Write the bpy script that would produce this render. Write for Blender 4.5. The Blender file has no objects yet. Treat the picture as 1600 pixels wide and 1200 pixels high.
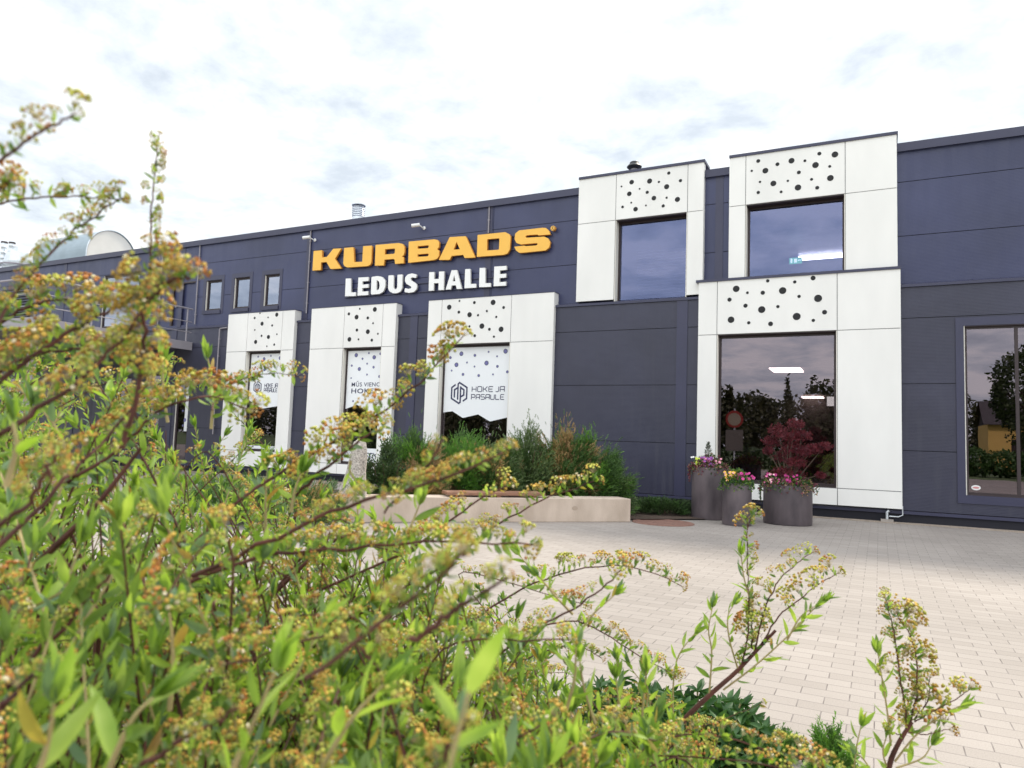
import bpy, math, random
import numpy as np
from mathutils import Vector, Matrix
random.seed(7); RNG = np.random.default_rng(7)
S = bpy.context.scene
COL = S.collection
# ------------------------------------------------------------------ camera
F_PX = 1124.14; CX, CY = 800.0, 600.0; CAM_H = 1.1
_v3 = np.array([1374 - CX, 708 - CY, F_PX]); _v3 /= np.linalg.norm(_v3)
_v2 = np.array([-1404 - CX, 613 - CY, F_PX]); _v2 = -_v2 / np.linalg.norm(_v2)
_z = np.cross(_v2, _v3); _z /= np.linalg.norm(_z); _x = np.cross(_v3, _z)
R = np.array([_x, _v3, _z])            # world = R @ camera vector (right, down, forward)
cam = bpy.data.cameras.new('camera'); cob = bpy.data.objects.new('camera', cam); COL.objects.link(cob)
cr, cu, cb = R[:, 0], -R[:, 1], -R[:, 2]
cob.matrix_world = Matrix(((cr[0], cu[0], cb[0], 0), (cr[1], cu[1], cb[1], 0), (cr[2], cu[2], cb[2], CAM_H), (0, 0, 0, 1)))
cam.sensor_width = 36; cam.lens = F_PX / 1600 * 36; cam.clip_start = 0.02; cam.clip_end = 2000
cam.dof.use_dof = True; cam.dof.focus_distance = 4.6; cam.dof.aperture_fstop = 8.5
S.camera = cob
# ------------------------------------------------------------------ sky and sun
SUN_EL, SUN_AZ = 50, 12           # sun stands behind the hall, veiled by cloud
w = bpy.data.worlds.new('World'); S.world = w; w.use_nodes = True
nt = w.node_tree; nt.nodes.clear()
def N(tree, t, **k):
    n = tree.nodes.new(t)
    for a, b in k.items(): setattr(n, a, b)
    return n
def L(tree, a, b): tree.links.new(a, b)
out = N(nt, 'ShaderNodeOutputWorld')
sky = N(nt, 'ShaderNodeTexSky', sky_type='NISHITA'); sky.sun_disc = False
sky.sun_elevation = math.radians(SUN_EL); sky.sun_rotation = math.radians(SUN_AZ)
bg1 = N(nt, 'ShaderNodeBackground'); bg1.inputs[1].default_value = 0.12; L(nt, sky.outputs[0], bg1.inputs[0])
tc = N(nt, 'ShaderNodeTexCoord'); sep = N(nt, 'ShaderNodeSeparateXYZ'); L(nt, tc.outputs['Generated'], sep.inputs[0])
def M_(tree, op, a, b=None, clamp=False):
    n = N(tree, 'ShaderNodeMath', operation=op); n.use_clamp = clamp
    for i, v in enumerate((a, b)):
        if v is None: continue
        if isinstance(v, (int, float)): n.inputs[i].default_value = v
        else: L(tree, v, n.inputs[i])
    return n.outputs[0]
zz = M_(nt, 'ADD', M_(nt, 'ABSOLUTE', sep.outputs[2]), 0.16)
comb = N(nt, 'ShaderNodeCombineXYZ')
L(nt, M_(nt, 'DIVIDE', sep.outputs[0], zz), comb.inputs[0]); L(nt, M_(nt, 'DIVIDE', sep.outputs[1], zz), comb.inputs[1])
no = N(nt, 'ShaderNodeTexNoise'); no.inputs['Scale'].default_value = 2.9; no.inputs['Detail'].default_value = 7
no.inputs['Roughness'].default_value = 0.6; no.inputs['Distortion'].default_value = 0.15
L(nt, comb.outputs[0], no.inputs['Vector'])
cr_ = N(nt, 'ShaderNodeValToRGB'); e = cr_.color_ramp.elements
e[0].position = 0.36; e[0].color = (0.565, 0.62, 0.68, 1); e[1].position = 0.58; e[1].color = (1.0, 1.0, 0.985, 1)
m_ = cr_.color_ramp.elements.new(0.47); m_.color = (0.74, 0.79, 0.83, 1)
L(nt, no.outputs['Fac'], cr_.inputs[0])
# extra sky brightness added overhead and behind the camera, unseen, to light the facade
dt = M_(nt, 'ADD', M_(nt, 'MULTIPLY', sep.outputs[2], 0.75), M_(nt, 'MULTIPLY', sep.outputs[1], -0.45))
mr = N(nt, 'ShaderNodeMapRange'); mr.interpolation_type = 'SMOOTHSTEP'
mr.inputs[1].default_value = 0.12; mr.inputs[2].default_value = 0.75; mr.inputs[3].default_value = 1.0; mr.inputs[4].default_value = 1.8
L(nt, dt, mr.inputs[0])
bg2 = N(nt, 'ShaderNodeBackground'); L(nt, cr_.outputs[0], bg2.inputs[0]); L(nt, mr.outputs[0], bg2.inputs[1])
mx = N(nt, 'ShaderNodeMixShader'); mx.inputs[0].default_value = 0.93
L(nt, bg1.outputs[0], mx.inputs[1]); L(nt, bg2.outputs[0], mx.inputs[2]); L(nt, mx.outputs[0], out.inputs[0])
sl = bpy.data.lights.new('sun', 'SUN'); sl.energy = 3.0; sl.angle = math.radians(9); sl.color = (1, 0.91, 0.76)
so = bpy.data.objects.new('sun', sl); COL.objects.link(so)
_el, _az = math.radians(SUN_EL), math.radians(SUN_AZ)
sd = Vector((math.sin(_az) * math.cos(_el), math.cos(_az) * math.cos(_el), math.sin(_el)))
so.rotation_euler = sd.to_track_quat('Z', 'Y').to_euler()
S.view_settings.view_transform = 'Standard'; S.view_settings.look = 'None'
S.view_settings.exposure = 0.46; S.view_settings.gamma = 1.0
S.render.engine = 'CYCLES'; S.cycles.max_bounces = 8; S.cycles.transparent_max_bounces = 12

# ------------------------------------------------------------------ geometry of sight lines
def ray(px, py): return R @ np.array([px - CX, py - CY, F_PX])
def at(px, py, Y):                       # point of the plane at distance Y: (X, Z)
    r = ray(px, py); t = Y / r[1]; return float(r[0] * t), float(r[2] * t + CAM_H)
def gnd(px, py, z=0.0):
    r = ray(px, py); t = (z - CAM_H) / r[2]; return float(r[0] * t), float(r[1] * t)
def P(px, py, d):                        # point at forward distance d
    r = ray(px, py) / F_PX * d; return Vector((float(r[0]), float(r[1]), float(r[2]) + CAM_H))

# ------------------------------------------------------------------ materials
def mat(name, col=(0.5, 0.5, 0.5), rough=0.6, spec=0.5, metal=0.0, var=0.0, vscale=3.0, bump=0.0, bscale=80.0, stretch=None, emit=None, trans=0.0, col2=None):
    m = bpy.data.materials.new(name); m.use_nodes = True; t = m.node_tree
    b = t.nodes['Principled BSDF']; b.inputs['Base Color'].default_value = (*col, 1)
    b.inputs['Roughness'].default_value = rough; b.inputs['Metallic'].default_value = metal
    b.inputs['Specular IOR Level'].default_value = spec
    src = None
    if var or bump:
        tcn = N(t, 'ShaderNodeTexCoord'); mp = N(t, 'ShaderNodeMapping'); L(t, tcn.outputs['Object'], mp.inputs[0])
        if stretch: mp.inputs['Scale'].default_value = stretch
        src = mp.outputs[0]
    if var:
        n = N(t, 'ShaderNodeTexNoise'); n.inputs['Scale'].default_value = vscale; n.inputs['Detail'].default_value = 6
        L(t, src, n.inputs['Vector'])
        r = N(t, 'ShaderNodeValToRGB'); e = r.color_ramp.elements
        e[0].position = 0.3; e[1].position = 0.7
        c2 = col2 or col
        e[0].color = (*[max(0, c * (1 - var)) for c in col], 1); e[1].color = (*[min(1, c * (1 + var)) for c in c2], 1)
        L(t, n.outputs['Fac'], r.inputs[0]); L(t, r.outputs[0], b.inputs['Base Color'])
    if bump:
        n = N(t, 'ShaderNodeTexNoise'); n.inputs['Scale'].default_value = bscale; n.inputs['Detail'].default_value = 5
        L(t, src, n.inputs['Vector'])
        bp = N(t, 'ShaderNodeBump'); bp.inputs['Strength'].default_value = bump; bp.inputs['Distance'].default_value = 0.02
        L(t, n.outputs['Fac'], bp.inputs['Height']); L(t, bp.outputs[0], b.inputs['Normal'])
    if emit:
        b.inputs['Emission Color'].default_value = (*emit[0], 1); b.inputs['Emission Strength'].default_value = emit[1]
    return m
def leafmat(name, col, col2, trans=0.4, rough=0.45, scale=30):
    m = bpy.data.materials.new(name); m.use_nodes = True; t = m.node_tree; t.nodes.clear()
    o = N(t, 'ShaderNodeOutputMaterial'); b = N(t, 'ShaderNodeBsdfPrincipled'); b.inputs['Roughness'].default_value = rough
    b.inputs['Specular IOR Level'].default_value = 0.35
    tr = N(t, 'ShaderNodeBsdfTranslucent'); mxs = N(t, 'ShaderNodeMixShader'); mxs.inputs[0].default_value = trans
    tcn = N(t, 'ShaderNodeTexCoord'); n = N(t, 'ShaderNodeTexNoise'); n.inputs['Scale'].default_value = scale; n.inputs['Detail'].default_value = 2
    L(t, tcn.outputs['Object'], n.inputs['Vector'])
    r = N(t, 'ShaderNodeValToRGB'); e = r.color_ramp.elements; e[0].position = 0.35; e[1].position = 0.65
    e[0].color = (*col, 1); e[1].color = (*col2, 1); L(t, n.outputs['Fac'], r.inputs[0])
    L(t, r.outputs[0], b.inputs['Base Color'])
    g = N(t, 'ShaderNodeMix', data_type='RGBA', blend_type='MULTIPLY'); g.inputs[0].default_value = 1
    L(t, r.outputs[0], g.inputs[6]); g.inputs[7].default_value = (1.25, 1.25, 0.6, 1); L(t, g.outputs[2], tr.inputs[0])
    L(t, b.outputs[0], mxs.inputs[1]); L(t, tr.outputs[0], mxs.inputs[2]); L(t, mxs.outputs[0], o.inputs[0])
    return m
def wallmat(name, col):
    m = mat(name, col, 0.42, 0.5, var=0.16, vscale=0.8)
    t = m.node_tree; b = t.nodes['Principled BSDF']
    tcn = N(t, 'ShaderNodeTexCoord'); wv = N(t, 'ShaderNodeTexWave', bands_direction='Z'); wv.inputs['Scale'].default_value = 14
    wv.inputs['Distortion'].default_value = 0.0
    L(t, tcn.outputs['Object'], wv.inputs['Vector'])
    n = N(t, 'ShaderNodeTexNoise'); n.inputs['Scale'].default_value = 2.0; L(t, tcn.outputs['Object'], n.inputs['Vector'])
    ad = M_(t, 'ADD', M_(t, 'MULTIPLY', wv.outputs['Fac'], 0.06), M_(t, 'MULTIPLY', n.outputs['Fac'], 1.0))
    bp = N(t, 'ShaderNodeBump'); bp.inputs['Strength'].default_value = 0.35; bp.inputs['Distance'].default_value = 0.03
    L(t, ad, bp.inputs['Height']); L(t, bp.outputs[0], b.inputs['Normal'])
    # faint vertical streaks of dust
    n2 = N(t, 'ShaderNodeTexNoise'); n2.inputs['Scale'].default_value = 5; n2.inputs['Detail'].default_value = 5
    mp = N(t, 'ShaderNodeMapping'); mp.inputs['Scale'].default_value = (2.2, 2.2, 0.18); L(t, tcn.outputs['Object'], mp.inputs[0]); L(t, mp.outputs[0], n2.inputs['Vector'])
    rr = N(t, 'ShaderNodeMapRange'); rr.inputs[1].default_value = 0.45; rr.inputs[2].default_value = 0.8; rr.inputs[3].default_value = 0.36; rr.inputs[4].default_value = 0.6
    L(t, n2.outputs['Fac'], rr.inputs[0]); L(t, rr.outputs[0], b.inputs['Roughness'])
    mix = N(t, 'ShaderNodeMix', data_type='RGBA'); mix.inputs[7].default_value = (col[0] * 1.5 + .02, col[1] * 1.5 + .02, col[2] * 1.25 + .01, 1)
    r3 = N(t, 'ShaderNodeMapRange'); r3.inputs[1].default_value = 0.55; r3.inputs[2].default_value = 0.85; r3.inputs[4].default_value = 0.35
    L(t, n2.outputs['Fac'], r3.inputs[0]); L(t, r3.outputs[0], mix.inputs[0])
    old = b.inputs['Base Color'].links[0].from_socket; L(t, old, mix.inputs[6]); L(t, mix.outputs[2], b.inputs['Base Color'])
    return m
def glassmat(name, refl, tint):
    m = bpy.data.materials.new(name); m.use_nodes = True; t = m.node_tree; t.nodes.clear()
    o = N(t, 'ShaderNodeOutputMaterial'); g = N(t, 'ShaderNodeBsdfGlossy'); g.inputs['Roughness'].default_value = 0.0
    g.inputs['Color'].default_value = (*refl[1], 1)
    tr = N(t, 'ShaderNodeBsdfTransparent'); tr.inputs[0].default_value = (*tint, 1)
    fr = N(t, 'ShaderNodeFresnel'); fr.inputs[0].default_value = 1.5
    f = M_(t, 'ADD', M_(t, 'MULTIPLY', fr.outputs[0], 0.9), refl[0], True)
    tcn = N(t, 'ShaderNodeTexCoord'); n = N(t, 'ShaderNodeTexNoise'); n.inputs['Scale'].default_value = 1.2; L(t, tcn.outputs['Object'], n.inputs['Vector'])
    bp = N(t, 'ShaderNodeBump'); bp.inputs['Strength'].default_value = 0.05; bp.inputs['Distance'].default_value = 0.01
    L(t, n.outputs['Fac'], bp.inputs['Height']); L(t, bp.outputs[0], g.inputs['Normal'])
    mxs = N(t, 'ShaderNodeMixShader'); L(t, f, mxs.inputs[0]); L(t, tr.outputs[0], mxs.inputs[1]); L(t, g.outputs[0], mxs.inputs[2])
    L(t, mxs.outputs[0], o.inputs[0]); return m

M = {}
M['wall_up'] = wallmat('coated_metal_upper', (0.035, 0.041, 0.102))
M['wall_lo'] = wallmat('coated_metal_lower', (0.034, 0.035, 0.063))
M['flash'] = mat('flashing', (0.037, 0.038, 0.078), 0.4, var=0.08)
M['seam'] = mat('seam_dark', (0.012, 0.012, 0.02), 0.8)
M['white'] = mat('fibre_cement_panel', (0.82, 0.81, 0.785), 0.55, var=0.05, vscale=1.1, bump=0.04, bscale=160, stretch=(1.6, 1.6, .5))
M['whiteback'] = mat('panel_backing', (0.22, 0.22, 0.23), 0.8)
M['dot'] = mat('hole_black', (0.012, 0.012, 0.014), 0.7)
M['frame'] = mat('window_frame_brown', (0.035, 0.022, 0.024), 0.45)
M['reveal'] = mat('reveal_white', (0.78, 0.75, 0.68), 0.6)
M['glass'] = glassmat('window_glass', (0.10, (1.0, 0.90, 1.0)), (0.42, 0.38, 0.40))
M['glass_up'] = glassmat('window_glass_coated', (0.14, (0.52, 0.58, 0.90)), (0.5, 0.52, 0.62))
M['film'] = mat('window_film', (0.84, 0.86, 0.88), 0.3)
M['print'] = mat('print_navy', (0.025, 0.028, 0.085), 0.5)
M['print_dot'] = mat('print_violet', (0.16, 0.16, 0.36), 0.5)
M['yellow'] = mat('letter_yellow', (0.90, 0.50, 0.075), 0.45, var=0.03)
M['orange'] = mat('letter_side_orange', (0.72, 0.31, 0.05), 0.5)
M['lwhite'] = mat('letter_white', (0.86, 0.86, 0.85), 0.4)
M['lside'] = mat('letter_side_grey', (0.62, 0.61, 0.60), 0.5)
M['room'] = mat('room_dark', (0.055, 0.045, 0.045), 0.9)
M['room_floor'] = mat('room_floor', (0.10, 0.085, 0.075), 0.5)
M['lamp'] = mat('lamp_lit', (1, 1, 1), emit=((1.0, 0.93, 0.8), 16.0))
M['exit'] = mat('exit_lit', (0.1, 0.5, 0.25), emit=((0.12, 0.75, 0.36), 1.3))
M['exitw'] = mat('exit_white', (1, 1, 1), emit=((0.9, 1, 0.92), 2.5))
M['zinc'] = mat('galvanised_steel', (0.66, 0.70, 0.74), 0.4, metal=0.6, var=0.1, vscale=8)
M['pipe'] = mat('grey_pipe', (0.30, 0.28, 0.31), 0.5)
M['cctv'] = mat('white_plastic', (0.80, 0.80, 0.80), 0.35)
M['black'] = mat('black_rubber', (0.02, 0.02, 0.022), 0.5)
M['concrete'] = mat('cast_concrete', (0.50, 0.40, 0.32), 0.85, var=0.10, vscale=2.2, bump=0.2, bscale=40, stretch=(2.0, 2.0, 0.8), col2=(0.56, 0.46, 0.38))
M['wood'] = mat('weathered_wood', (0.26, 0.13, 0.08), 0.6, var=0.3, vscale=6, stretch=(1, 1, 8), bump=0.2)
M['stone'] = mat('granite', (0.42, 0.38, 0.34), 0.85, var=0.55, vscale=55, bump=0.6, bscale=30)
M['pot'] = mat('planter_steel', (0.105, 0.088, 0.10), 0.45, 0.4, metal=0.2, var=0.25, vscale=3.0, stretch=(1.4, 1.4, 0.6), bump=0.08, bscale=30, col2=(0.14, 0.115, 0.125))
M['soil'] = mat('soil', (0.07, 0.045, 0.032), 0.95, var=0.4, vscale=20, bump=0.8, bscale=50)
M['rust'] = mat('rusty_iron', (0.20, 0.105, 0.08), 0.8, var=0.25, vscale=18, bump=0.3)
M['kerb'] = mat('kerb_concrete', (0.34, 0.30, 0.27), 0.85, var=0.15, vscale=10, bump=0.3)
M['stem'] = mat('stem_red_brown', (0.085, 0.030, 0.022), 0.65, 0.3, var=0.45, vscale=30)
M['stemgreen'] = mat('stem_green_tan', (0.34, 0.27, 0.12), 0.6, var=0.25, vscale=40)
M['twig'] = mat('twig_brown', (0.10, 0.06, 0.04), 0.7, var=0.3, vscale=30)
M['leafA'] = leafmat('leaf_fresh_green', (0.23, 0.38, 0.055), (0.40, 0.54, 0.13), 0.5)
M['leafB'] = leafmat('leaf_mid_green', (0.10, 0.19, 0.035), (0.20, 0.31, 0.06), 0.45)
M['leafC'] = leafmat('leaf_grey_green', (0.11, 0.19, 0.10), (0.19, 0.29, 0.15), 0.35)
M['seedA'] = mat('spent_flower_ochre', (0.48, 0.31, 0.06), 0.75, 0.25, var=.35, vscale=60)
M['seedB'] = mat('spent_flower_green', (0.42, 0.42, 0.08), 0.75, 0.25, var=.3, vscale=60)
M['seedC'] = mat('spent_flower_rust', (0.42, 0.17, 0.045), 0.75, 0.25, var=.3, vscale=60)
M['petal'] = leafmat('petal_cream', (0.68, 0.60, 0.42), (0.82, 0.76, 0.60), 0.3)
M['bark'] = mat('bark', (0.09, 0.06, 0.045), 0.85, var=0.3, vscale=20, bump=0.4)
SP = [M['leafA'], M['leafB'], M['leafC'], M['seedA'], M['seedB'], M['seedC'], M['petal'], M['stemgreen'], M['stem'], leafmat('leaf_yellowed', (0.42, 0.36, 0.08), (0.36, 0.22, 0.07), 0.4)]

# ------------------------------------------------------------------ mesh helpers
def tag(o, label=None, cat=None, group=None, kind=None):
    if label: o['label'] = label
    if cat: o['category'] = cat
    if group: o['group'] = group
    if kind: o['kind'] = kind
    return o
def empty(name, loc=(0, 0, 0), label=None, cat=None, group=None):
    o = bpy.data.objects.new(name, None); COL.objects.link(o); o.location = loc; o.empty_display_size = 0.2
    return tag(o, label, cat, group)
def link(name, me, parent=None):
    o = bpy.data.objects.new(name, me); COL.objects.link(o)
    if parent is not None:
        o.parent = parent
        base = Vector((0, 0, 0)); p = parent
        while p is not None: base += p.location; p = p.parent
        o.location = -base          # meshes are written in world coordinates
    return o
class MB:
    def __init__(s): s.v = []; s.f = []; s.m = []; s.smooth = False
    def poly(s, pts, mi=0):
        n = len(s.v); s.v += [tuple(p) for p in pts]; s.f.append(tuple(range(n, n + len(pts)))); s.m.append(mi)
    def box(s, x0, x1, y0, y1, z0, z1, mi=0):
        if x1 < x0: x0, x1 = x1, x0
        if y1 < y0: y0, y1 = y1, y0
        if z1 < z0: z0, z1 = z1, z0
        n = len(s.v)
        s.v += [(x0, y0, z0), (x1, y0, z0), (x1, y1, z0), (x0, y1, z0), (x0, y0, z1), (x1, y0, z1), (x1, y1, z1), (x0, y1, z1)]
        for q in ((0, 3, 2, 1), (4, 5, 6, 7), (0, 1, 5, 4), (1, 2, 6, 5), (2, 3, 7, 6), (3, 0, 4, 7)):
            s.f.append(tuple(n + i for i in q)); s.m.append(mi)
    def obox(s, a, b, width, z0, z1, mi=0, back=True):
        a = Vector((a[0], a[1])); b = Vector((b[0], b[1])); d = (b - a).normalized(); nrm = Vector((-d.y, d.x)) * width
        n = len(s.v)
        q = [a, b, b + nrm, a + nrm]
        s.v += [(p.x, p.y, z0) for p in q] + [(p.x, p.y, z1) for p in q]
        for k in ((0, 3, 2, 1), (4, 5, 6, 7), (0, 1, 5, 4), (1, 2, 6, 5), (2, 3, 7, 6), (3, 0, 4, 7)):
            s.f.append(tuple(n + i for i in k)); s.m.append(mi)
    def tube(s, pts, rad, sides=8, mi=0, cap=True):
        pts = [Vector(p) for p in pts]
        if not hasattr(rad, '__len__'): rad = [rad] * len(pts)
        n0 = len(s.v); prev = None
        for i, p in enumerate(pts):
            t = (pts[min(i + 1, len(pts) - 1)] - pts[max(i - 1, 0)]).normalized()
            up = prev if prev is not None else (Vector((0, 0, 1)) if abs(t.z) < 0.9 else Vector((1, 0, 0)))
            u = (up - t * up.dot(t))
            if u.length < 1e-6: u = t.orthogonal()
            u.normalize(); v = t.cross(u); prev = u
            for k in range(sides):
                a = 2 * math.pi * k / sides; s.v.append(tuple(p + (u * math.cos(a) + v * math.sin(a)) * rad[i]))
        for i in range(len(pts) - 1):
            for k in range(sides):
                a = n0 + i * sides + k; b = n0 + i * sides + (k + 1) % sides
                s.f.append((a, b, b + sides, a + sides)); s.m.append(mi)
        if cap:
            s.f.append(tuple(n0 + k for k in range(sides))[::-1]); s.m.append(mi)
            s.f.append(tuple(n0 + (len(pts) - 1) * sides + k for k in range(sides))); s.m.append(mi)
    def lathe(s, c, prof, seg=32, mi=0, arc=2 * math.pi):
        n0 = len(s.v)
        for r, z in prof:
            for k in range(seg):
                a = 2 * math.pi * k / seg; s.v.append((c[0] + r * math.cos(a), c[1] + r * math.sin(a), c[2] + z))
        for i in range(len(prof) - 1):
            for k in range(seg):
                a = n0 + i * seg + k; b = n0 + i * seg + (k + 1) % seg
                s.f.append((a, b, b + seg, a + seg)); s.m.append(mi)
    def disc(s, c, r, axis='y', seg=16, mi=0):
        pts = []
        for k in range(seg):
            a = 2 * math.pi * k / seg
            pts.append((c[0] + r * math.cos(a), c[1], c[2] + r * math.sin(a)) if axis == 'y' else (c[0] + r * math.cos(a), c[1] + r * math.sin(a), c[2]))
        s.poly(pts, mi)
    def build(s, name, mats, parent=None, smooth=False, bevel=0.0):
        me = bpy.data.meshes.new(name); me.from_pydata(s.v, [], s.f)
        for m in (mats if isinstance(mats, (list, tuple)) else [mats]): me.materials.append(m)
        me.polygons.foreach_set('material_index', s.m)
        if smooth: me.polygons.foreach_set('use_smooth', [True] * len(s.f))
        me.update(); o = link(name, me, parent)
        if bevel:
            b = o.modifiers.new('bevel', 'BEVEL'); b.width = bevel; b.segments = 2; b.limit_method = 'ANGLE'
        if smooth:
            try: me.set_sharp_from_angle(angle=math.radians(40))
            except Exception: pass
        return o
# triangle templates stamped many times
class Batch:
    def __init__(s): s.V = []; s.F = []; s.M = []; s.n = 0
    def add(s, tv, tf, tm, mats, pos):
        # tv (m,3); tf (k,3); tm (k,) or (N,k); mats (N,3,3) ; pos (N,3)
        Nn = len(pos)
        if Nn == 0: return
        V = np.einsum('nij,mj->nmi', mats, tv) + pos[:, None, :]
        Fc = tf[None] + (np.arange(Nn) * len(tv))[:, None, None] + s.n
        tm = np.asarray(tm); tm = np.broadcast_to(tm, (Nn, len(tf)))
        s.V.append(V.reshape(-1, 3)); s.F.append(Fc.reshape(-1, 3)); s.M.append(tm.reshape(-1)); s.n += Nn * len(tv)
    def build(s, name, mats, parent=None, smooth=False):
        if not s.V: return None
        V = np.concatenate(s.V).astype(np.float32); Fa = np.concatenate(s.F).astype(np.int32); Mi = np.concatenate(s.M).astype(np.int32)
        me = bpy.data.meshes.new(name); me.vertices.add(len(V)); me.vertices.foreach_set('co', V.ravel())
        me.loops.add(Fa.size); me.loops.foreach_set('vertex_index', Fa.ravel())
        me.polygons.add(len(Fa)); me.polygons.foreach_set('loop_start', np.arange(0, Fa.size, 3, dtype=np.int32))
        try: me.polygons.foreach_set('loop_total', np.full(len(Fa), 3, dtype=np.int32))
        except Exception: pass
        for m in mats: me.materials.append(m)
        me.polygons.foreach_set('material_index', Mi)
        if smooth: me.polygons.foreach_set('use_smooth', np.ones(len(Fa), dtype=bool))
        me.update(calc_edges=True); me.validate(); return link(name, me, parent)
def frames(d, roll=None):
    """(N,3) directions -> (N,3,3) matrices whose Y column is the direction"""
    d = d / np.linalg.norm(d, axis=1, keepdims=True)
    up = np.tile([0.0, 0, 1.0], (len(d), 1)); up[np.abs(d[:, 2]) > 0.95] = [1, 0, 0]
    x = np.cross(d, up); x /= np.linalg.norm(x, axis=1, keepdims=True); z = np.cross(x, d)
    if roll is None: roll = RNG.uniform(0, 2 * np.pi, len(d))
    c, s_ = np.cos(roll)[:, None], np.sin(roll)[:, None]
    x2 = x * c + z * s_; z2 = -x * s_ + z * c
    return np.stack([x2, d, z2], axis=2)
def leaf_template(n=5, w=0.5, fold=0.25, curl=0.15, peak=0.42):
    v = []; f = []
    for i in range(n + 1):
        t = i / n
        ww = w * 0.5 * (math.sin(math.pi * t ** (0.62 + 0.35 * peak)) ** 0.85 if 0 < t < 1 else 0.02)
        z = curl * t * t
        v += [(-ww, t, z + ww * fold), (0, t, z), (ww, t, z + ww * fold)]
    for i in range(n):
        a = i * 3
        for (p, q) in ((0, 1), (1, 2)):
            f += [(a + p, a + q, a + 3 + q), (a + p, a + 3 + q, a + 3 + p)]
    return np.array(v, float), np.array(f)
LEAF_V, LEAF_F = leaf_template(5, 0.25, 0.5, -0.12)
LEAFN_V, LEAFN_F = leaf_template(3, 0.34, 0.4, -0.10)
BROAD_V, BROAD_F = leaf_template(4, 0.48, 0.35, -0.25)
def umbel_template(n=13, rnd=random):
    v = []; f = []; m = []
    def add(vs, fs, mi):
        b = len(v); v.extend(vs); f.extend([tuple(b + i for i in q) for q in fs]); m.extend([mi] * len(fs))
    for i in range(n):
        a = i * 2.399; rr = math.sqrt((i + 0.5) / n) * rnd.uniform(0.85, 1.12); th = rr * 0.85
        d = Vector((math.cos(a) * math.sin(th), math.cos(th), math.sin(a) * math.sin(th))) * rnd.uniform(0.85, 1.08)
        u = d.orthogonal().normalized() * 0.02; w_ = d.cross(u).normalized() * 0.02
        add([tuple(u), tuple(w_), tuple(-u - w_), tuple(d)], [(0, 1, 3), (1, 2, 3), (2, 0, 3)], 0)
        r = rnd.uniform(0.11, 0.175); dn = d.normalized(); un = d.orthogonal().normalized(); wn = dn.cross(un)
        c = d
        vs = [tuple(c - dn * r * 0.9)]
        for k in range(5):
            aa = 2 * math.pi * k / 5; vs.append(tuple(c + (un * math.cos(aa) + wn * math.sin(aa)) * r * 0.72 - dn * r * .1))
        for k in range(5):
            aa = 2 * math.pi * (k + .5) / 5; vs.append(tuple(c + (un * math.cos(aa) + wn * math.sin(aa)) * r * 1.0 + dn * r * .55))
        vs.append(tuple(c + dn * r * 0.35))
        fs = [(0, 1 + (k + 1) % 5, 1 + k) for k in range(5)]
        for k in range(5):
            fs += [(1 + k, 1 + (k + 1) % 5, 6 + k), (6 + k, 1 + (k + 1) % 5, 6 + (k + 1) % 5), (6 + k, 6 + (k + 1) % 5, 11)]
        add(vs, fs, 1 + i)
    return np.array(v, float), np.array(f), np.array(m)
UMB = [umbel_template(n) for n in (11, 15, 19)]
SEEDMIX = np.array([3, 3, 3, 4, 4, 4, 5, 6])
def stamp_umbels(B, pos, dirs, size, mixp=None):
    """spent flower umbels: pos (N,3), dirs (N,3), size (N,)"""
    pos = np.asarray(pos, float); dirs = np.asarray(dirs, float); size = np.asarray(size, float)
    kind = RNG.integers(0, 3, len(pos))
    for k in range(3):
        s_ = kind == k
        if not s_.any(): continue
        tv, tf, tm = UMB[k]; nh = tm.max() + 1; n = int(s_.sum())
        tone = RNG.choice([0, 1, 2], n, p=[0.40, 0.49, 0.11])
        hm = np.empty((n, nh), int)
        for j in range(n):
            pr = {0: [.62, .2, .1, .08], 1: [.2, .72, .04, .04], 2: [.33, .07, .5, .10]}[int(tone[j])]
            hm[j] = RNG.choice([3, 4, 5, 6], nh, p=pr)
        hm[:, 0] = 7
        B.add(tv, tf, hm[:, tm], frames(dirs[s_]) * size[s_][:, None, None], pos[s_])
def spline(pts, n):
    pts = [Vector(p) for p in pts]; out = []
    if len(pts) == 2: return [pts[0].lerp(pts[1], i / (n - 1)) for i in range(n)]
    Pp = [pts[0] * 2 - pts[1]] + pts + [pts[-1] * 2 - pts[-2]]
    segs = len(pts) - 1
    for i in range(n):
        t = i / (n - 1) * segs; k = min(int(t), segs - 1); u = t - k
        a, b, c, d = Pp[k:k + 4]
        out.append(0.5 * ((2 * b) + (c - a) * u + (2 * a - 5 * b + 4 * c - d) * u * u + (3 * b - a - 3 * c + d) * u ** 3))
    return out
def curve_len(p): return sum((p[i + 1] - p[i]).length for i in range(len(p) - 1))
def resample(p, step):
    ln = curve_len(p); n = max(2, int(ln / step)); out = []
    acc = 0; k = 0; seg = (p[1] - p[0]).length
    for i in range(n):
        t = ln * (i + 0.5) / n
        while acc + seg < t and k < len(p) - 2:
            acc += seg; k += 1; seg = (p[k + 1] - p[k]).length
        u = (t - acc) / max(seg, 1e-9); out.append((p[k].lerp(p[k + 1], u), (p[k + 1] - p[k]).normalized(), (i + .5) / n))
    return out

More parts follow.
